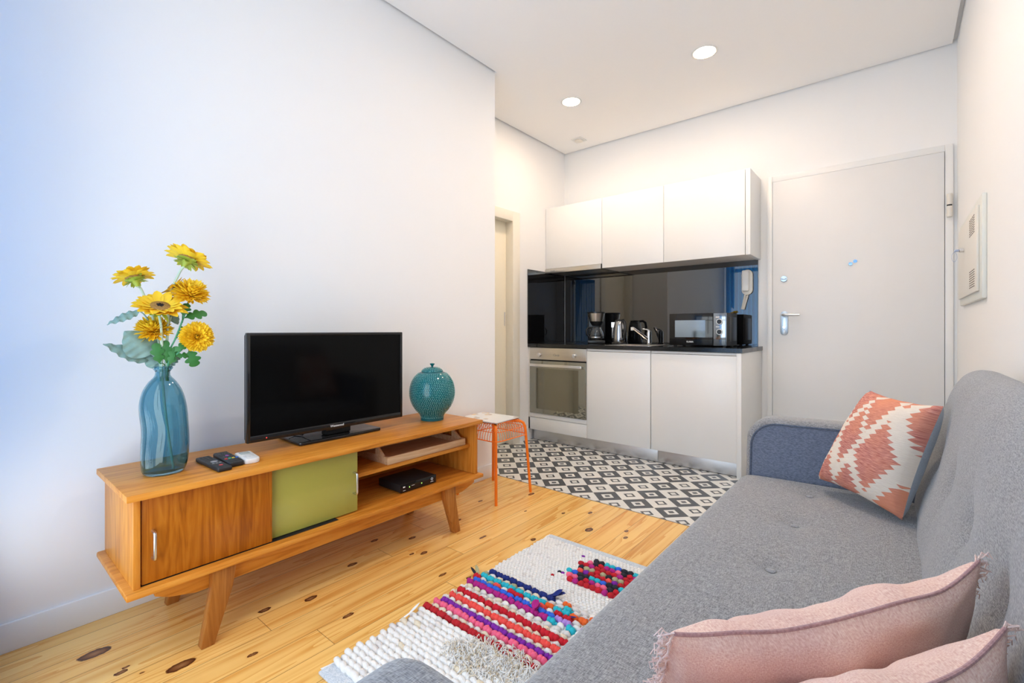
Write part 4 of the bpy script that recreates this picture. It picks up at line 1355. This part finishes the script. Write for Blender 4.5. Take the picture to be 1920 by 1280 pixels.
sunflower('tallest yellow sunflower, seen from below with lime sepals', c2, toward(c2, 1.15, 0.50, -0.42), 0.077,
          [mo(0.004, 0.006, -0.05), mo(0.004, 0.008, 0.06), PT(318, 560, -1.885), PT(336, 512, -1.882)], 
          leaves=[(mo(0.004, 0.010, 0.01), PT(309, 690, -1.875), (PT(336, 660) - PT(309, 690)), toward(PT(320, 670), 0.5, -.6), 0.062, 0.03, 0)])
c3 = PT(252, 521, -1.89)
sunflower('yellow sunflower leaning out over the vase on the window side, edge-on', c3, toward(c3, 1.3, -0.38, -0.34), 0.064,
          [mo(-0.006, -0.008, -0.05), mo(-0.006, -0.010, 0.06), PT(288, 600, -1.90), PT(266, 545, -1.892)], rings=2,
          leaves=[(PT(278, 600, -1.90), PT(262, 583, -1.90), (PT(219, 588, -1.90) - PT(258, 577, -1.90)), toward(PT(240, 590), 0.8), 0.090, 0.030, 0),
                  (mo(-.008, -.008, 0.0), PT(292, 690, -1.89), PT(281, 660, -1.89) - PT(295, 690, -1.89), toward(PT(283, 670), 0.1), 0.055, 0.042, 0)])
c4 = PT(326, 540, -1.905)
sunflower('small yellow sunflower tucked behind the upper chrysanthemum', c4, toward(c4, 0.9, -0.9, 0.05), 0.050,
          [mo(-0.002, 0.006, -0.04), mo(-0.004, 0.008, 0.06), PT(318, 600, -1.905)], rings=1,
          leaves=[(PT(316, 600, -1.9), PT(320, 585, -1.9), PT(337, 606, -1.9) - PT(320, 582, -1.9), toward(PT(330, 600), .3), 0.05, 0.03, 0)])
c5 = PT(357, 553, -1.86)
mum('golden chrysanthemum above the green leaves, upper of the two beside each other', c5, toward(c5, 1.1, 0.25, .6), 0.058,
    [mo(0.008, 0.010, -0.05), mo(0.008, 0.012, 0.04), PT(330, 632, -1.865), PT(346, 590, -1.862)],
    leaves=[(PT(342, 605, -1.86), PT(345, 596, -1.86), PT(388, 587, -1.86) - PT(345, 596, -1.86), toward(PT(365, 590), 0.7), 0.070, 0.040, 0),
            (PT(342, 600, -1.86), PT(342, 592, -1.86), PT(352, 566, -1.86) - PT(340, 594, -1.86), toward(PT(345, 580), 0.2), 0.045, 0.032, 0),
            (PT(332, 634, -1.86), PT(333, 628, -1.86), PT(352, 615, -1.86) - PT(333, 628, -1.86), toward(PT(340, 620), 0.5), 0.045, 0.03, 0)])
c6 = PT(369, 632, -1.845)
mum('golden chrysanthemum low beside the vase neck on the television side, dark centre showing', c6, toward(c6, 0.15, 0.05), 0.054,
    [mo(0.010, 0.006, -0.05), mo(0.012, 0.012, 0.02), PT(330, 665, -1.855), PT(352, 645, -1.85)],
    leaves=[(PT(350, 652, -1.85), PT(354, 655, -1.85), PT(368, 690, -1.85) - PT(354, 655, -1.85), toward(PT(362, 670), 0.2), 0.062, 0.045, 0),
            (PT(328, 668, -1.85), PT(326, 660, -1.85), PT(350, 644, -1.85) - PT(326, 660, -1.85), toward(PT(340, 650), 0.4), 0.050, 0.026, 0),
            (PT(325, 675, -1.85), PT(330, 668, -1.85), PT(352, 666, -1.85) - PT(330, 668, -1.85), toward(PT(340, 668), 0.4), 0.040, 0.022, 0)])
c7 = PT(288, 622, -1.90)
mum('golden chrysanthemum half hidden behind the big sunflower stem', c7, toward(c7, 1.3, -0.3, .6), 0.056,
    [mo(-0.004, 0.010, -0.05), mo(-0.002, 0.012, 0.03), PT(306, 660, -1.90)],
    leaves=[(mo(0.004, 0.004, 0.0), PT(300, 682, -1.87), PT(292, 645, -1.87) - PT(300, 682, -1.87), toward(PT(297, 660), 0.1), 0.070, 0.036, 0),
            (mo(0.004, 0.012, 0.0), PT(312, 680, -1.87), PT(312, 635, -1.87) - PT(314, 680, -1.87), toward(PT(312, 660), 0.1), 0.075, 0.032, 0),
            (mo(0.002, 0.012, 0.0), PT(318, 684, -1.86), PT(330, 650, -1.86) - PT(316, 684, -1.86), toward(PT(322, 668), 0.1), 0.065, 0.032, 0)])
# ================================================================== STOOL + MAGAZINE
LG = [(-1.779, 2.003), (-1.766, 2.313), (-2.096, 2.330), (-2.085, 1.990)]
cxs = sum(p[0] for p in LG) / 4
cys = sum(p[1] for p in LG) / 4
t = thing('wire_stool', 'orange wire-basket stool with four tube legs between sideboard and tiles', 'stool', (cxs, cys, 0))
SZ = 0.447
for (lx, ly) in LG:
    d = Vector((lx - cxs, ly - cys, 0))
    pts = []
    for f, z in ((1.0, 0.0), (0.93, 0.20), (0.86, 0.385), (0.845, 0.412), (0.80, 0.433), (0.72, 0.444), (0.62, SZ), (0.02, SZ)):
        pts.append(Vector((cxs, cys, z)) + d * f)
    b = MB(); b.tube(pts, 0.0085, 14)
    b.build('leg', M['orange'], t)
zr = 0.362
def rsq(w, r, n=9):
    out = []
    for k, (sx, sy) in enumerate(((1, 1), (-1, 1), (-1, -1), (1, -1))):
        for i in range(n + 1):
            a = PI / 2 * k + PI / 2 * i / n
            out.append((sx * (w - r) + r * math.cos(a), sy * (w - r) + r * math.sin(a)))
    return out
wr = 0.152
b = MB()
b.tube([(cxs + x, cys + y, zr) for x, y in rsq(wr, 0.045)], 0.0032, 8, closed=True)
b.tube([(cxs + x, cys + y, 0.412) for x, y in rsq(wr - 0.012, 0.05)], 0.0022, 6, closed=True)
NWR = 13
for k in range(NWR):
    s = -0.118 + 0.236 * k / (NWR - 1)
    for sw in (0, 1):
        pts = []
        top = SZ + (0.009 if sw else 0.0125)
        drop = 0.002 * abs(s) / 0.118
        for q, z in ((-wr, zr), (-wr + 0.003, 0.388), (-wr + 0.012, 0.414), (-wr + 0.03, 0.438), (-wr + 0.055, top - drop), (0, top - drop), (wr - 0.055, top - drop), (wr - 0.03, 0.438), (wr - 0.012, 0.414), (wr - 0.003, 0.388), (wr, zr)):
            pts.append((cxs + (q if sw else s), cys + (s if sw else q), z))
        b.tube(pts, 0.0019, 6)
b.build('wire_seat', M['orange'], t)

mt = NT('printed_magazine_cover', 0.35)
mcoord = mt.coord()
vor = mt.n('ShaderNodeTexVoronoi', {'Vector': mcoord, 'Scale': 13.0}).outputs[0]
nz = mt.noise(mcoord, 22, 2)
mt.set('Base Color', mt.mix(mt.ramp(vor, [(0.30, (1, 1, 1)), (0.36, (0, 0, 0))], 'CONSTANT'), (0.80, 0.78, 0.74), mt.ramp(nz, [(0.40, (0.45, 0.40, 0.38)), (0.55, (0.75, 0.55, 0.30)), (0.65, (0.70, 0.67, 0.63))])))
t = thing('magazine', 'white magazine with a pale printed cover lying on the orange stool', 'magazine', (-1.97, 2.165, SZ + 0.0147))
t.rotation_euler = (0, 0, math.radians(4))
b = MB(); b.box(-0.145, 0.150, -0.135, 0.105, 0.0, 0.0045, 0.0008)
b.build('pages', M['whiteprint'], t, local=True)
b = MB(); b.box(-0.146, 0.151, -0.136, 0.106, 0.0046, 0.0054)
b.build('cover', mt.m, t, local=True)
b = MB(); b.box(-0.146, 0.151, -0.1365, 0.106, -0.0009, -0.0001)
b.build('back_cover', M['black'], t, local=True)

# ================================================================== RUG
RC = [('rug_white', (0.80, 0.78, 0.75)), ('rug_cream', (0.74, 0.64, 0.49)), ('rug_crimson', (0.46, 0.010, 0.018)), ('rug_pink', (0.83, 0.13, 0.24)), ('rug_purple', (0.20, 0.015, 0.33)),
      ('rug_coral', (0.82, 0.075, 0.06)), ('rug_red', (0.55, 0.008, 0.020)), ('rug_magenta', (0.42, 0.012, 0.20)), ('rug_blue', (0.03, 0.13, 0.66)), ('rug_turquoise', (0.02, 0.45, 0.55)),
      ('rug_navy', (0.012, 0.025, 0.17)), ('rug_olive', (0.40, 0.38, 0.22)), ('rug_black', (0.02, 0.02, 0.03)), ('rug_lilac', (0.45, 0.25, 0.65)), ('rug_offwhite', (0.70, 0.66, 0.63)), ('rug_orange', (0.80, 0.13, 0.02))]
RM = [plain(n, c, 0.95, var=0.14, scale=120, bump=0.5, bscale=300) for n, c in RC]
RI = {n[4:]: i for i, (n, c) in enumerate(RC)}
rx0, rx1, ry0, ry1 = -1.315, -0.665, 0.700, 1.880
b = MB()
NX, NY = 30, 50
def rugbase(u, v):
    x, y = rx0 + (rx1 - rx0) * u, ry0 + (ry1 - ry0) * v
    if u == 0:
        x += 0.004 * math.sin(y * 70) + 0.004 * noise.noise(Vector((0, y * 9, 0)))
    return Vector((x, y, 0.0075 + 0.001 * math.sin(x * 50) * math.sin(y * 43)))
b.grid(rugbase, NX, NY, mi=RI['white'])
b.box(rx0 + 0.003, rx1 - 0.003, ry0 + 0.003, ry1 - 0.003, 0.0005, 0.006, mi=RI['white'])
def knot(x, y, lx, ly, lz, col, z=0.010):
    rot = Matrix.Rotation(random.uniform(-.35, .35), 3, 'Z')
    b.ball((x, y, z), lx, ly, lz, sub=2, mi=RI[col] if isinstance(col, str) else col, rot=rot, jit=0.15)
def plait(x, y, col, r):
    # a fat twisted loop lying at a slant, overlapping its neighbour
    a = random.uniform(.16, .36) * (1 if r % 2 else 1)
    d = Vector((math.cos(a), math.sin(a) * -1, 0))
    c = Vector((x, y, 0.0095))
    s_ = 0.027 + random.uniform(-.002, .003)
    pts = [c - d * s_ + Vector((0, 0, -.004)), c - d * s_ * .5 + Vector((0, 0, .002)), c + Vector((0, random.uniform(-.001, .001), .0045)), c + d * s_ * .5 + Vector((0, 0, .002)), c + d * s_ + Vector((0, 0, -.005))]
    k = random.uniform(.9, 1.12)
    b.tube(pts, [0.0055, 0.0090 * k, 0.0100 * k, 0.0092 * k, 0.0055], 9, mi=RI[col])
def edge_x(y):
    return rx0 + 0.004 * math.sin(y * 45) + 0.007 * noise.noise(Vector((3, y * 8, 0)))
# near end: thick white plaited rows
y = ry0 + 0.045
r = 0
while y < 1.083:
    x = edge_x(y) + 0.012 + 0.014 * (r % 2)
    while x < rx1 - 0.01:
        c = random.random()
        plait(x, y, 'white' if c < 0.86 else ('offwhite' if c < 0.96 else 'cream'), r)
        x += 0.031 + random.uniform(-.002, .002)
    y += 0.0205
    r += 1
# coloured band
ROWS = ['crimson', 'cream', 'pink', 'purple', 'cream', 'coral', 'cream2', 'red', 'cream', 'offwhite', 'magenta', 'blue', 'mixA', 'turquoise', 'cream3', 'navy']
y = 1.098
for r, rc in enumerate(ROWS):
    x = edge_x(y) + 0.010 + (0.018 if r % 2 else 0.0)
    k = 0
    while x < rx1 - 0.008:
        pitch = 0.036
        col = rc
        if rc.startswith('cream'):
            col = random.choice(['cream', 'offwhite', 'white', 'cream']) if rc != 'cream3' else random.choice(['offwhite', 'cream', 'white', 'olive'])
        elif rc == 'mixA':
            col = ['red', 'offwhite', 'olive', 'coral', 'white', 'red'][k % 6]
        elif rc == 'offwhite':
            col = random.choice(['offwhite', 'white', 'cream'])
        if rc in ('magenta', 'blue') and x > -0.93:
            col = random.choice(['lilac', 'turquoise', 'white'])
        if rc in ('navy', 'turquoise', 'cream3') and x > -0.98:
            col = random.choice(['orange', 'white', 'turquoise', 'offwhite'])
        big = 1.0 + random.uniform(-.12, .18)
        if col in ('white', 'offwhite', 'cream', 'olive'):
            knot(x, y, 0.0150 * big, 0.0108, 0.0105, col, 0.011)
        else:
            knot(x - 0.007, y + random.uniform(-.002, .002), 0.0115 * big, 0.0118 * big, 0.0135, col, 0.013)
            knot(x + 0.007, y + random.uniform(-.002, .002), 0.0110 * big, 0.0112 * big, 0.0130, col, 0.013)
            b.tube([(x + 0.015, y, 0.0125), (x + 0.025, y, 0.0125)], 0.0045, 6, mi=RI[col])
        x += pitch + random.uniform(-.003, .003)
        k += 1
    y += 0.0218
# far end: fine white knots and the coloured patch by the sofa
y = 1.452
r = 0
while y < ry1 - 0.035:
    x = edge_x(y) + 0.006 + 0.007 * (r % 2)
    patch = 1.57 < y < 1.80
    while x < rx1 - 0.006:
        if patch and x > -1.035 + 0.02 * math.sin(r * 2.1) + (0.03 if y > 1.76 else 0):
            if r % 2 == 0:
                col = [['crimson', 'red', 'magenta', 'crimson'], ['magenta', 'pink', 'black', 'red'], ['turquoise', 'blue', 'black', 'turquoise'], ['red', 'coral', 'purple', 'crimson'], ['olive', 'black', 'olive', 'red']][(r // 2) % 5][int(x * 31) % 4]
                knot(x, y, 0.0145, 0.0125, 0.012, col, 0.012)
            x += 0.026
            continue
        c = random.random()
        col = 'white' if c < 0.93 else 'offwhite'
        if patch and -1.09 < x < -1.04 and c > 0.90:
            col = random.choice(['crimson', 'purple', 'black'])
        knot(x, y, 0.0092, 0.0075, 0.0055, col, 0.0075)
        x += 0.0165
    y += 0.0135
    r += 1
rug = tag(b.build('rag_rug', RM, angle=180), 'white rag rug with bands of bright knotted cloth on the pine boards', 'rug')
rug.location = (0, 0, 0)
HEM = weave('denim_blue_white_hem', (0.35, 0.42, 0.50), (0.80, 0.82, 0.84), scale=900, bump=0.3)
for y0, y1 in ((ry0 - 0.012, ry0 + 0.036), (ry1 - 0.040, ry1 + 0.004)):
    b = MB(); b.box(rx0 + 0.004, rx1, y0, y1, 0.0006, 0.0098, 0.004)
    b.build('hem', [HEM], rug)
# loose shaggy tuft and stray strips
b = MB()
for k in range(620):
    a, q = random.uniform(0, 2 * PI), math.sqrt(random.random())
    x, y = -0.940 + 0.150 * q * math.cos(a), 1.030 + 0.075 * q * math.sin(a) + 0.18 * 0.150 * q * math.cos(a)
    d = Vector((random.uniform(-1, 1), random.uniform(-1, 1), 0)).normalized()
    L = random.uniform(.018, .04)
    b.tube([(x, y, 0.014), Vector((x, y, random.uniform(.024, .036))) + d * L * 0.4, Vector((x, y, random.uniform(.014, .030))) + d * L * 0.8, Vector((x, y, random.uniform(.010, .022))) + d * L], [0.0016, 0.0015, 0.0014, 0.0008], 4, mi=0 if random.random() < 0.72 else 1)
sh = b.build('shag_tuft', [RM[RI['white']], RM[RI['cream']]], rug)
sh['label'] = 'shaggy white cloth tuft'
sh['kind'] = 'stuff'
b = MB()
def strip(c, d, L, w, mi, n=(0, 0, 1), cl=0.01):
    petal(b, c, d, n, L, w, curl=cl, mi=mi, seg=5, cup=0.2)
for c, d, L, w, m in (((-1.00, 1.432, 0.018), (0.9, 0.25, .2), 0.065, 0.03, 'navy'), ((-0.985, 1.42, 0.02), (0.5, 0.7, .3), 0.05, 0.028, 'navy'), ((-1.00, 1.325, 0.02), (0.3, 0.8, .4), 0.032, 0.036, 'magenta'),
                      ((-0.99, 1.32, 0.02), (0.8, 0.3, .4), 0.030, 0.034, 'magenta'), ((-1.318, 1.375, 0.012), (-0.7, 0.5, .1), 0.055, 0.016, 'olive'), ((-1.320, 1.37, 0.010), (-0.9, 0.2, .15), 0.05, 0.014, 'black'),
                      ((-1.326, 1.03, 0.012), (0.1, 1, .25), 0.05, 0.012, 'white'), ((-1.32, 0.985, 0.012), (0.5, .8, .3), 0.05, 0.012, 'white'),
                      ((-0.90, 1.36, 0.015), (1, .1, .1), 0.06, 0.012, 'navy')
                      ):
    b = MB()
    strip(c, d, L, w, 0)
    b.build('loose_strip', RM[RI[m]], rug, angle=180)

# ================================================================== SOFA
sofa = thing('sofa', 'long grey fabric sofa with button-tufted seat and back along the wall', 'sofa', (-0.1, 1.25, 0))
AY0, AY1 = 0.342, 2.128      # inner faces of the arms
BTN_Y = (1.98, 1.655, 1.31, 0.975, 0.64)
BTN_X = -0.243
# seat cushion
prof_s = [(-0.470, 0.215), (-0.496, 0.222), (-0.508, 0.245), (-0.511, 0.300), (-0.510, 0.355), (-0.506, 0.385), (-0.496, 0.404), (-0.478, 0.416), (-0.450, 0.421)] + [(-0.450 + 0.56 * k / 30, 0.421 + 0.007 * math.sin(PI * k / 30)) for k in range(1, 31)]
def seat_pt(u, v):
    f = u * (len(prof_s) - 1)
    i = min(int(f), len(prof_s) - 2)
    w = f - i
    x = prof_s[i][0] * (1 - w) + prof_s[i + 1][0] * w
    z = prof_s[i][1] * (1 - w) + prof_s[i + 1][1] * w
    y = AY0 + 0.004 + (AY1 - AY0 - 0.008) * v
    e = min(y - AY0, AY1 - y)
    if z > 0.38 and e < 0.04:
        z -= 0.022 * (1 - e / 0.04) ** 2
    for by in BTN_Y:
        d2 = (x - BTN_X) ** 2 + (y - by) ** 2
        z -= 0.011 * math.exp(-d2 / (2 * 0.026 ** 2)) + 0.006 * math.exp(-d2 / (2 * 0.075 ** 2))
        dx, dy = x - BTN_X, y - by
        z -= 0.0035 * math.exp(-(dy / 0.008) ** 2) * math.exp(-abs(dx) / 0.05) + 0.0025 * math.exp(-(dx / 0.008) ** 2) * math.exp(-abs(dy) / 0.05)
    return Vector((x, y, z))
b = MB(); b.grid(seat_pt, len(prof_s) * 2, 170)
so = b.build('seat', M['sofa'], sofa, angle=180, recalc=False)
for by in BTN_Y:
    b = MB(); b.ball((BTN_X, by, 0.4112), 0.0125, 0.0125, 0.0034, sub=2)
    b.build('seat_button', M['button'], so)
# back cushion
prof_b = [(0.066, 0.360), (0.050, 0.385), (0.046, 0.43), (0.058, 0.50), (0.083, 0.59), (0.101, 0.68), (0.120, 0.770), (0.140, 0.828), (0.164, 0.866), (0.192, 0.884), (0.222, 0.886), (0.252, 0.876), (0.274, 0.850), (0.283, 0.80), (0.285, 0.60), (0.285, 0.36)]
prof_b = smooth_prof(prof_b, 5)
def back_pt(u, v):
    f = u * (len(prof_b) - 1)
    i = min(int(f), len(prof_b) - 2)
    w = f - i
    x = prof_b[i][0] * (1 - w) + prof_b[i + 1][0] * w
    z = prof_b[i][1] * (1 - w) + prof_b[i + 1][1] * w
    y = 0.350 + 1.775 * v
    e = min(y - 0.350, 2.125 - y)
    if e < 0.05:
        k = (1 - e / 0.05) ** 2
        x += 0.030 * k if x < 0.2 else 0
        z -= 0.030 * k if z > 0.8 else 0
    if x < 0.2:
        x += 0.004 * noise.noise(Vector((y * 5, z * 6, 2)))
        for by in BTN_Y:
            dy, dz = y - by + 0.06, z - 0.635
            d2 = dy * dy + dz * dz
            x += 0.012 * math.exp(-d2 / (2 * 0.030 ** 2)) + 0.010 * math.exp(-d2 / (2 * 0.09 ** 2))
            x += 0.003 * math.exp(-(dy / 0.014) ** 2) * math.exp(-abs(dz) / 0.06)
            x += 0.003 * math.exp(-((dz + 0.5 * dy) / 0.014) ** 2) * math.exp(-abs(dy) / 0.07)
    return Vector((x, y, z))
b = MB(); b.grid(back_pt, len(prof_b), 190)
n0 = len(prof_b)
for v in (0, 1):
    idx = [i * 190 + (0 if v == 0 else 189) for i in range(n0)]
    b.f.append(idx if v == 0 else idx[::-1]); b.m.append(0); b.uv.append(None)
bo = b.build('backrest', M['sofa'], sofa, angle=180)
for by in BTN_Y:
    zz = 0.635
    b = MB(); b.ball((0.121, by - 0.06, zz), 0.005, 0.012, 0.012, sub=2)
    b.build('back_button', M['button'], bo)
# arms
def arm_profile():
    p = [(0.280, 0.150), (-0.470, 0.150), (-0.486, 0.20), (-0.494, 0.36), (-0.490, 0.52)]
    c = (-0.392, 0.552)
    for k in range(1, 10):
        a = PI - PI / 2 * k / 9
        p.append((c[0] + 0.098 * math.cos(a) + (0.0), c[1] + 0.100 * math.sin(a)))
    p += [(-0.15, 0.657), (0.10, 0.655), (0.280, 0.650)]
    return p
AP = arm_profile()
for y0, y1, yi in ((AY0 - 0.115, AY0 - 0.001, AY0), (AY1 + 0.001, AY1 + 0.115, AY1)):
    b = MB(); b.prism(AP, y0, y1, 'y', 0.022, seg=4, capsonly=True)
    ar = b.build('arm', M['sofa'], sofa, angle=40)
    cx0, cz0 = -0.1, 0.42
    def inset(p, s):
        return (p[0] + (s if p[0] < -0.1 else 0) * (1 if p[0] < -0.38 else 0.0), p[1] - (s if p[1] > 0.55 else 0))
    pts = [inset(p, 0.021) for p in AP[2:]]
    for ys in ((y1 + 0.0012) if yi == AY0 else (y0 - 0.0012),):
        b = MB(); b.tube([(x, ys, z) for x, z in pts], 0.0042, 8)
        b.build('piping', M['sofadark'], ar)
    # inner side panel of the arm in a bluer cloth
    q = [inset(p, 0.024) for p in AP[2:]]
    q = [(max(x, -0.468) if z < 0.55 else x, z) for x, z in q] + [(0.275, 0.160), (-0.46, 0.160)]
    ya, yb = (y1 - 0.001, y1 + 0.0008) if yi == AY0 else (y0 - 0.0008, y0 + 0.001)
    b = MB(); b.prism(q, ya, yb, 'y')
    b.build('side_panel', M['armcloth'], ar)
b = MB(); b.box(-0.462, 0.270, AY0 + 0.002, AY1 - 0.002, 0.125, 0.214, 0.012)
b.build('base_frame', M['sofa'], sofa)
for lx in (-0.43, 0.22):
    for ly in (0.285, 2.185):
        b = MB(); b.lathe([(0.0, 0.0), (0.014, 0.0), (0.022, 0.148), (0.0, 0.149)], (lx, ly, 0), 20)
        b.build('leg', M['legwood'], sofa)

# ================================================================== CUSHIONS
def cushion_surface(BL, BR, TL, TR, thick, n=34, pinch=0.10, wob=0.0, seed=0, sag=0.0, hx=0.46):
    BL, BR, TL, TR = map(Vector, (BL, BR, TL, TR))
    nrm = ((BR - BL) + (TR - TL)).cross((TL - BL) + (TR - BR)).normalized()
    def P(u, v, side):
        a, c = 2 * u - 1, 2 * v - 1
        # edges draw in between the corners
        uu = 0.5 + 0.5 * a * (1 - pinch * (1 - c * c) * abs(a) ** 2 * 0.5)
        vv = 0.5 + 0.5 * c * (1 - pinch * (1 - a * a) * abs(c) ** 2 * 0.5)
        p = BL * (1 - uu) * (1 - vv) + BR * uu * (1 - vv) + TL * (1 - uu) * vv + TR * uu * vv
        h = ((1 - abs(a) ** 2.6) * (1 - abs(c) ** 2.6)) ** hx if abs(a) < 1 and abs(c) < 1 else 0
        q = p + nrm * (side * thick * 0.5 * h)
        q.z -= sag * vv * max(0.0, 1 - abs(a) ** 3.6) * (1.25 - 0.62 * u + 0.10 * math.sin(u * 13))
        if wob:
            q += nrm * wob * h ** 0.5 * (noise.noise(Vector((u * 5 + seed, v * 4, side * 3))) + 0.6 * noise.noise(Vector((u * 11 + seed, v * 7, side))))
            q += (TL - BL).normalized() * wob * 0.6 * noise.noise(Vector((u * 6 + seed, v * 2, 9)))
        return q
    return P, nrm
def kilim_material():
    t = NT('kilim_weave', 0.95)
    uv = t.n('ShaderNodeUVMap').outputs[0]
    o = t.sep(uv)
    u, v = o[0], o[1]
    # serrated edge: teeth of constant pitch; stepped diamonds in three columns
    saw = t.math('ABSOLUTE', t.math('SUBTRACT', t.math('FRACT', t.math('MULTIPLY', v, 18.0)), 0.5))
    res = None
    for cx_, cv_, wa, hb in ((0.70, 0.44, 0.225, 0.34), (0.50, 0.92, 0.17, 0.30), (1.03, 0.86, 0.19, 0.34), (0.33, 0.56, 0.15, 0.30), (0.16, 0.96, 0.15, 0.30), (0.02, 0.50, 0.13, 0.30),
                             (0.15, 0.08, 0.15, 0.26), (0.47, 0.06, 0.15, 0.26), (0.98, 0.04, 0.20, 0.24), (0.74, 1.06, 0.10, 0.14)):
        av = t.math('ABSOLUTE', t.math('SUBTRACT', v, cv_))
        w = t.math('MULTIPLY', t.math('SUBTRACT', 1.0, t.math('DIVIDE', av, hb)), wa)
        w = t.math('ADD', t.math('MULTIPLY', w, 1.0), t.math('SUBTRACT', t.math('MULTIPLY', saw, 0.12), 0.032))
        w = t.math('MULTIPLY', w, t.math('LESS_THAN', av, hb))
        ins = t.math('LESS_THAN', t.math('ABSOLUTE', t.math('SUBTRACT', u, cx_)), w)
        res = ins if res is None else t.math('MAXIMUM', res, ins)
    oc = t.coord()
    ln = t.noise(t.mapping(uv, scale=(14, 150, 1)), 1.0, 2)
    red = t.mix(t.math('MULTIPLY', t.math('SUBTRACT', ln, 0.32), 2.6, clamp=True), (0.42, 0.115, 0.10), (0.78, 0.37, 0.28))
    red = t.mix(t.ramp(t.noise(oc, 7, 2), [(0.40, (0, 0, 0)), (0.68, (1, 1, 1))]), red, (0.74, 0.29, 0.17))
    cre = t.mix(ln, (0.70, 0.58, 0.48), (0.86, 0.77, 0.66))
    t.set('Base Color', t.mix(res, cre, red))
    t.set('Specular IOR Level', 0.1)
    t.bump(t.math('ADD', ln, t.math('MULTIPLY', res, 0.4)), 0.5, 0.003)
    return t.m
M['kilim'] = kilim_material()

BL, BR = (-0.222, 2.040, 0.467), (0.012, 1.835, 0.438)
TL, TR = (-0.073, 2.035, 0.803), (0.104, 1.835, 0.792)
P, nrm = cushion_surface(BL, BR, TL, TR, 0.150, pinch=0.13, wob=0.004, seed=2, hx=0.42)
t = thing('kilim_cushion', 'square terracotta and cream kilim cushion leaning in the sofa corner', 'cushion', (-0.1, 1.94, 0.43))
N_ = 40
b = MB(); b.grid(lambda u, v: P(u, v, 1), N_, N_, uv=True)
b.build('front_face', M['kilim'], t, angle=180)
b = MB(); b.grid(lambda u, v: P(v, u, -1), N_, N_)
b.build('back_face', M['paleblue'], t, angle=180)

def linen_cushion(BL, BR, TL, TR, label, seed, thick=0.100):
    P, nrm = cushion_surface(BL, BR, TL, TR, thick, pinch=0.05, wob=0.010, seed=seed, sag=0.031, hx=0.45)
    mid = (Vector(BL) + Vector(BR)) / 2
    t = thing('linen_cushion', label, 'cushion', mid, 'pink fringed cushions on the sofa')
    b = MB(); b.grid(lambda u, v: P(u, v, 1), 72, 44, uv=True)
    b.grid(lambda u, v: P(u, 1 - v, -1), 72, 44, uv=True)
    c = b.build('cover', M['pink'], t, angle=180)
    b = MB()
    b.tube([P(0.01 + 0.98 * k / 90, 1.0, 1) for k in range(91)], 0.0022, 8)
    b.build('seam', M['pinkseam'], c)
    # frayed thread fringe on both short sides
    for u0, sgn in ((0.0, -1), (1.0, 1)):
        b = MB()
        ax = (Vector(BR) - Vector(BL)).normalized() * sgn
        for k in range(170):
            v = random.uniform(0.0, 1.0)
            p = P(u0, v, 1)
            d = (ax + Vector((random.uniform(-.6, .6), random.uniform(-.6, .6), random.uniform(-.5, .7)))).normalized()
            L = random.uniform(.008, .020)
            e = Vector((random.uniform(-1, 1), random.uniform(-1, 1), random.uniform(-1, 1))) * 0.007
            b.tube([p - ax * 0.004, p + d * L * 0.4 + e * 0.6, p + d * L * 0.75 + e, p + d * L * 0.95 + e * 0.2 + Vector((0, 0, -0.004))], [0.0010, 0.0010, 0.0009, 0.0006], 4)
        b.build('fringe', M['pinkfringe'], t)
    return t
S1 = Vector((-0.095, 0.14, -0.262))
A, B_ = Vector((-0.180, 0.475, 0.700)), Vector((0.088, 0.895, 0.702))
# the front faces the room; its seam runs along the upper edge
S2 = Vector((-0.048, 0.105, -0.255))
linen_cushion(B_ + S2, A + S1, B_, A, 'dusty pink fringed cushion propped up diagonally, the one closer to the kilim cushion', 4)
B2, A2 = Vector((0.090, 0.712, 0.702)), Vector((-0.165, 0.276, 0.715))
linen_cushion(B2 + S2, A2 + S1, B2, A2, 'dusty pink fringed cushion behind the other pink one, resting over the near sofa arm', 11)

# ================================================================== CURTAINS (seen only in the splashback)
ct = NT('sheer_blue_curtain', 0.9)
ct.set('Base Color', ct.mix(ct.noise(ct.mapping(ct.coord(), scale=(30, 30, 1.5)), 1.0, 2), (0.02, 0.33, 0.70), (0.06, 0.46, 0.85)))
tr = ct.n('ShaderNodeBsdfTranslucent', {'Color': (0.07, 0.45, 0.85)})
mx = ct.n('ShaderNodeMixShader', {0: 0.55})
ct.t.links.new(ct.p.outputs[0], mx.inputs[1])
ct.t.links.new(tr.outputs[0], mx.inputs[2])
sheer = ct.n('ShaderNodeMixShader', {0: 0.24})
tp = ct.n('ShaderNodeBsdfTransparent', {'Color': (0.94, 0.98, 1.0)})
ct.t.links.new(mx.outputs[0], sheer.inputs[1])
ct.t.links.new(tp.outputs[0], sheer.inputs[2])
ct.t.links.new(sheer.outputs[0], ct.t.nodes['Material Output'].inputs[0])
for x0, x1, yc, lab in ((-2.14, -1.56, -0.035, 'blue sheer curtain hanging by the long white wall'), (-0.72, -0.20, -0.085, 'blue sheer curtain hanging behind the sofa end')):
    b = MB()
    nf = 9
    b.grid(lambda u, v: Vector((x0 + (x1 - x0) * u, yc + 0.030 * math.sin(u * nf * 2 * PI) + 0.008 * math.sin(u * 31), 0.03 + 2.42 * v)), 160, 6)
    tag(b.build('curtain', ct.m, angle=180), lab, 'curtain', 'blue curtains at the window')
b = MB(); b.cyl((-2.15, -0.06, 2.47), (0.20, -0.06, 2.47), 0.011, 14)
tag(b.build('curtain_rod', M['satin']), 'thin metal curtain rod above the blue curtains', 'curtain rod')
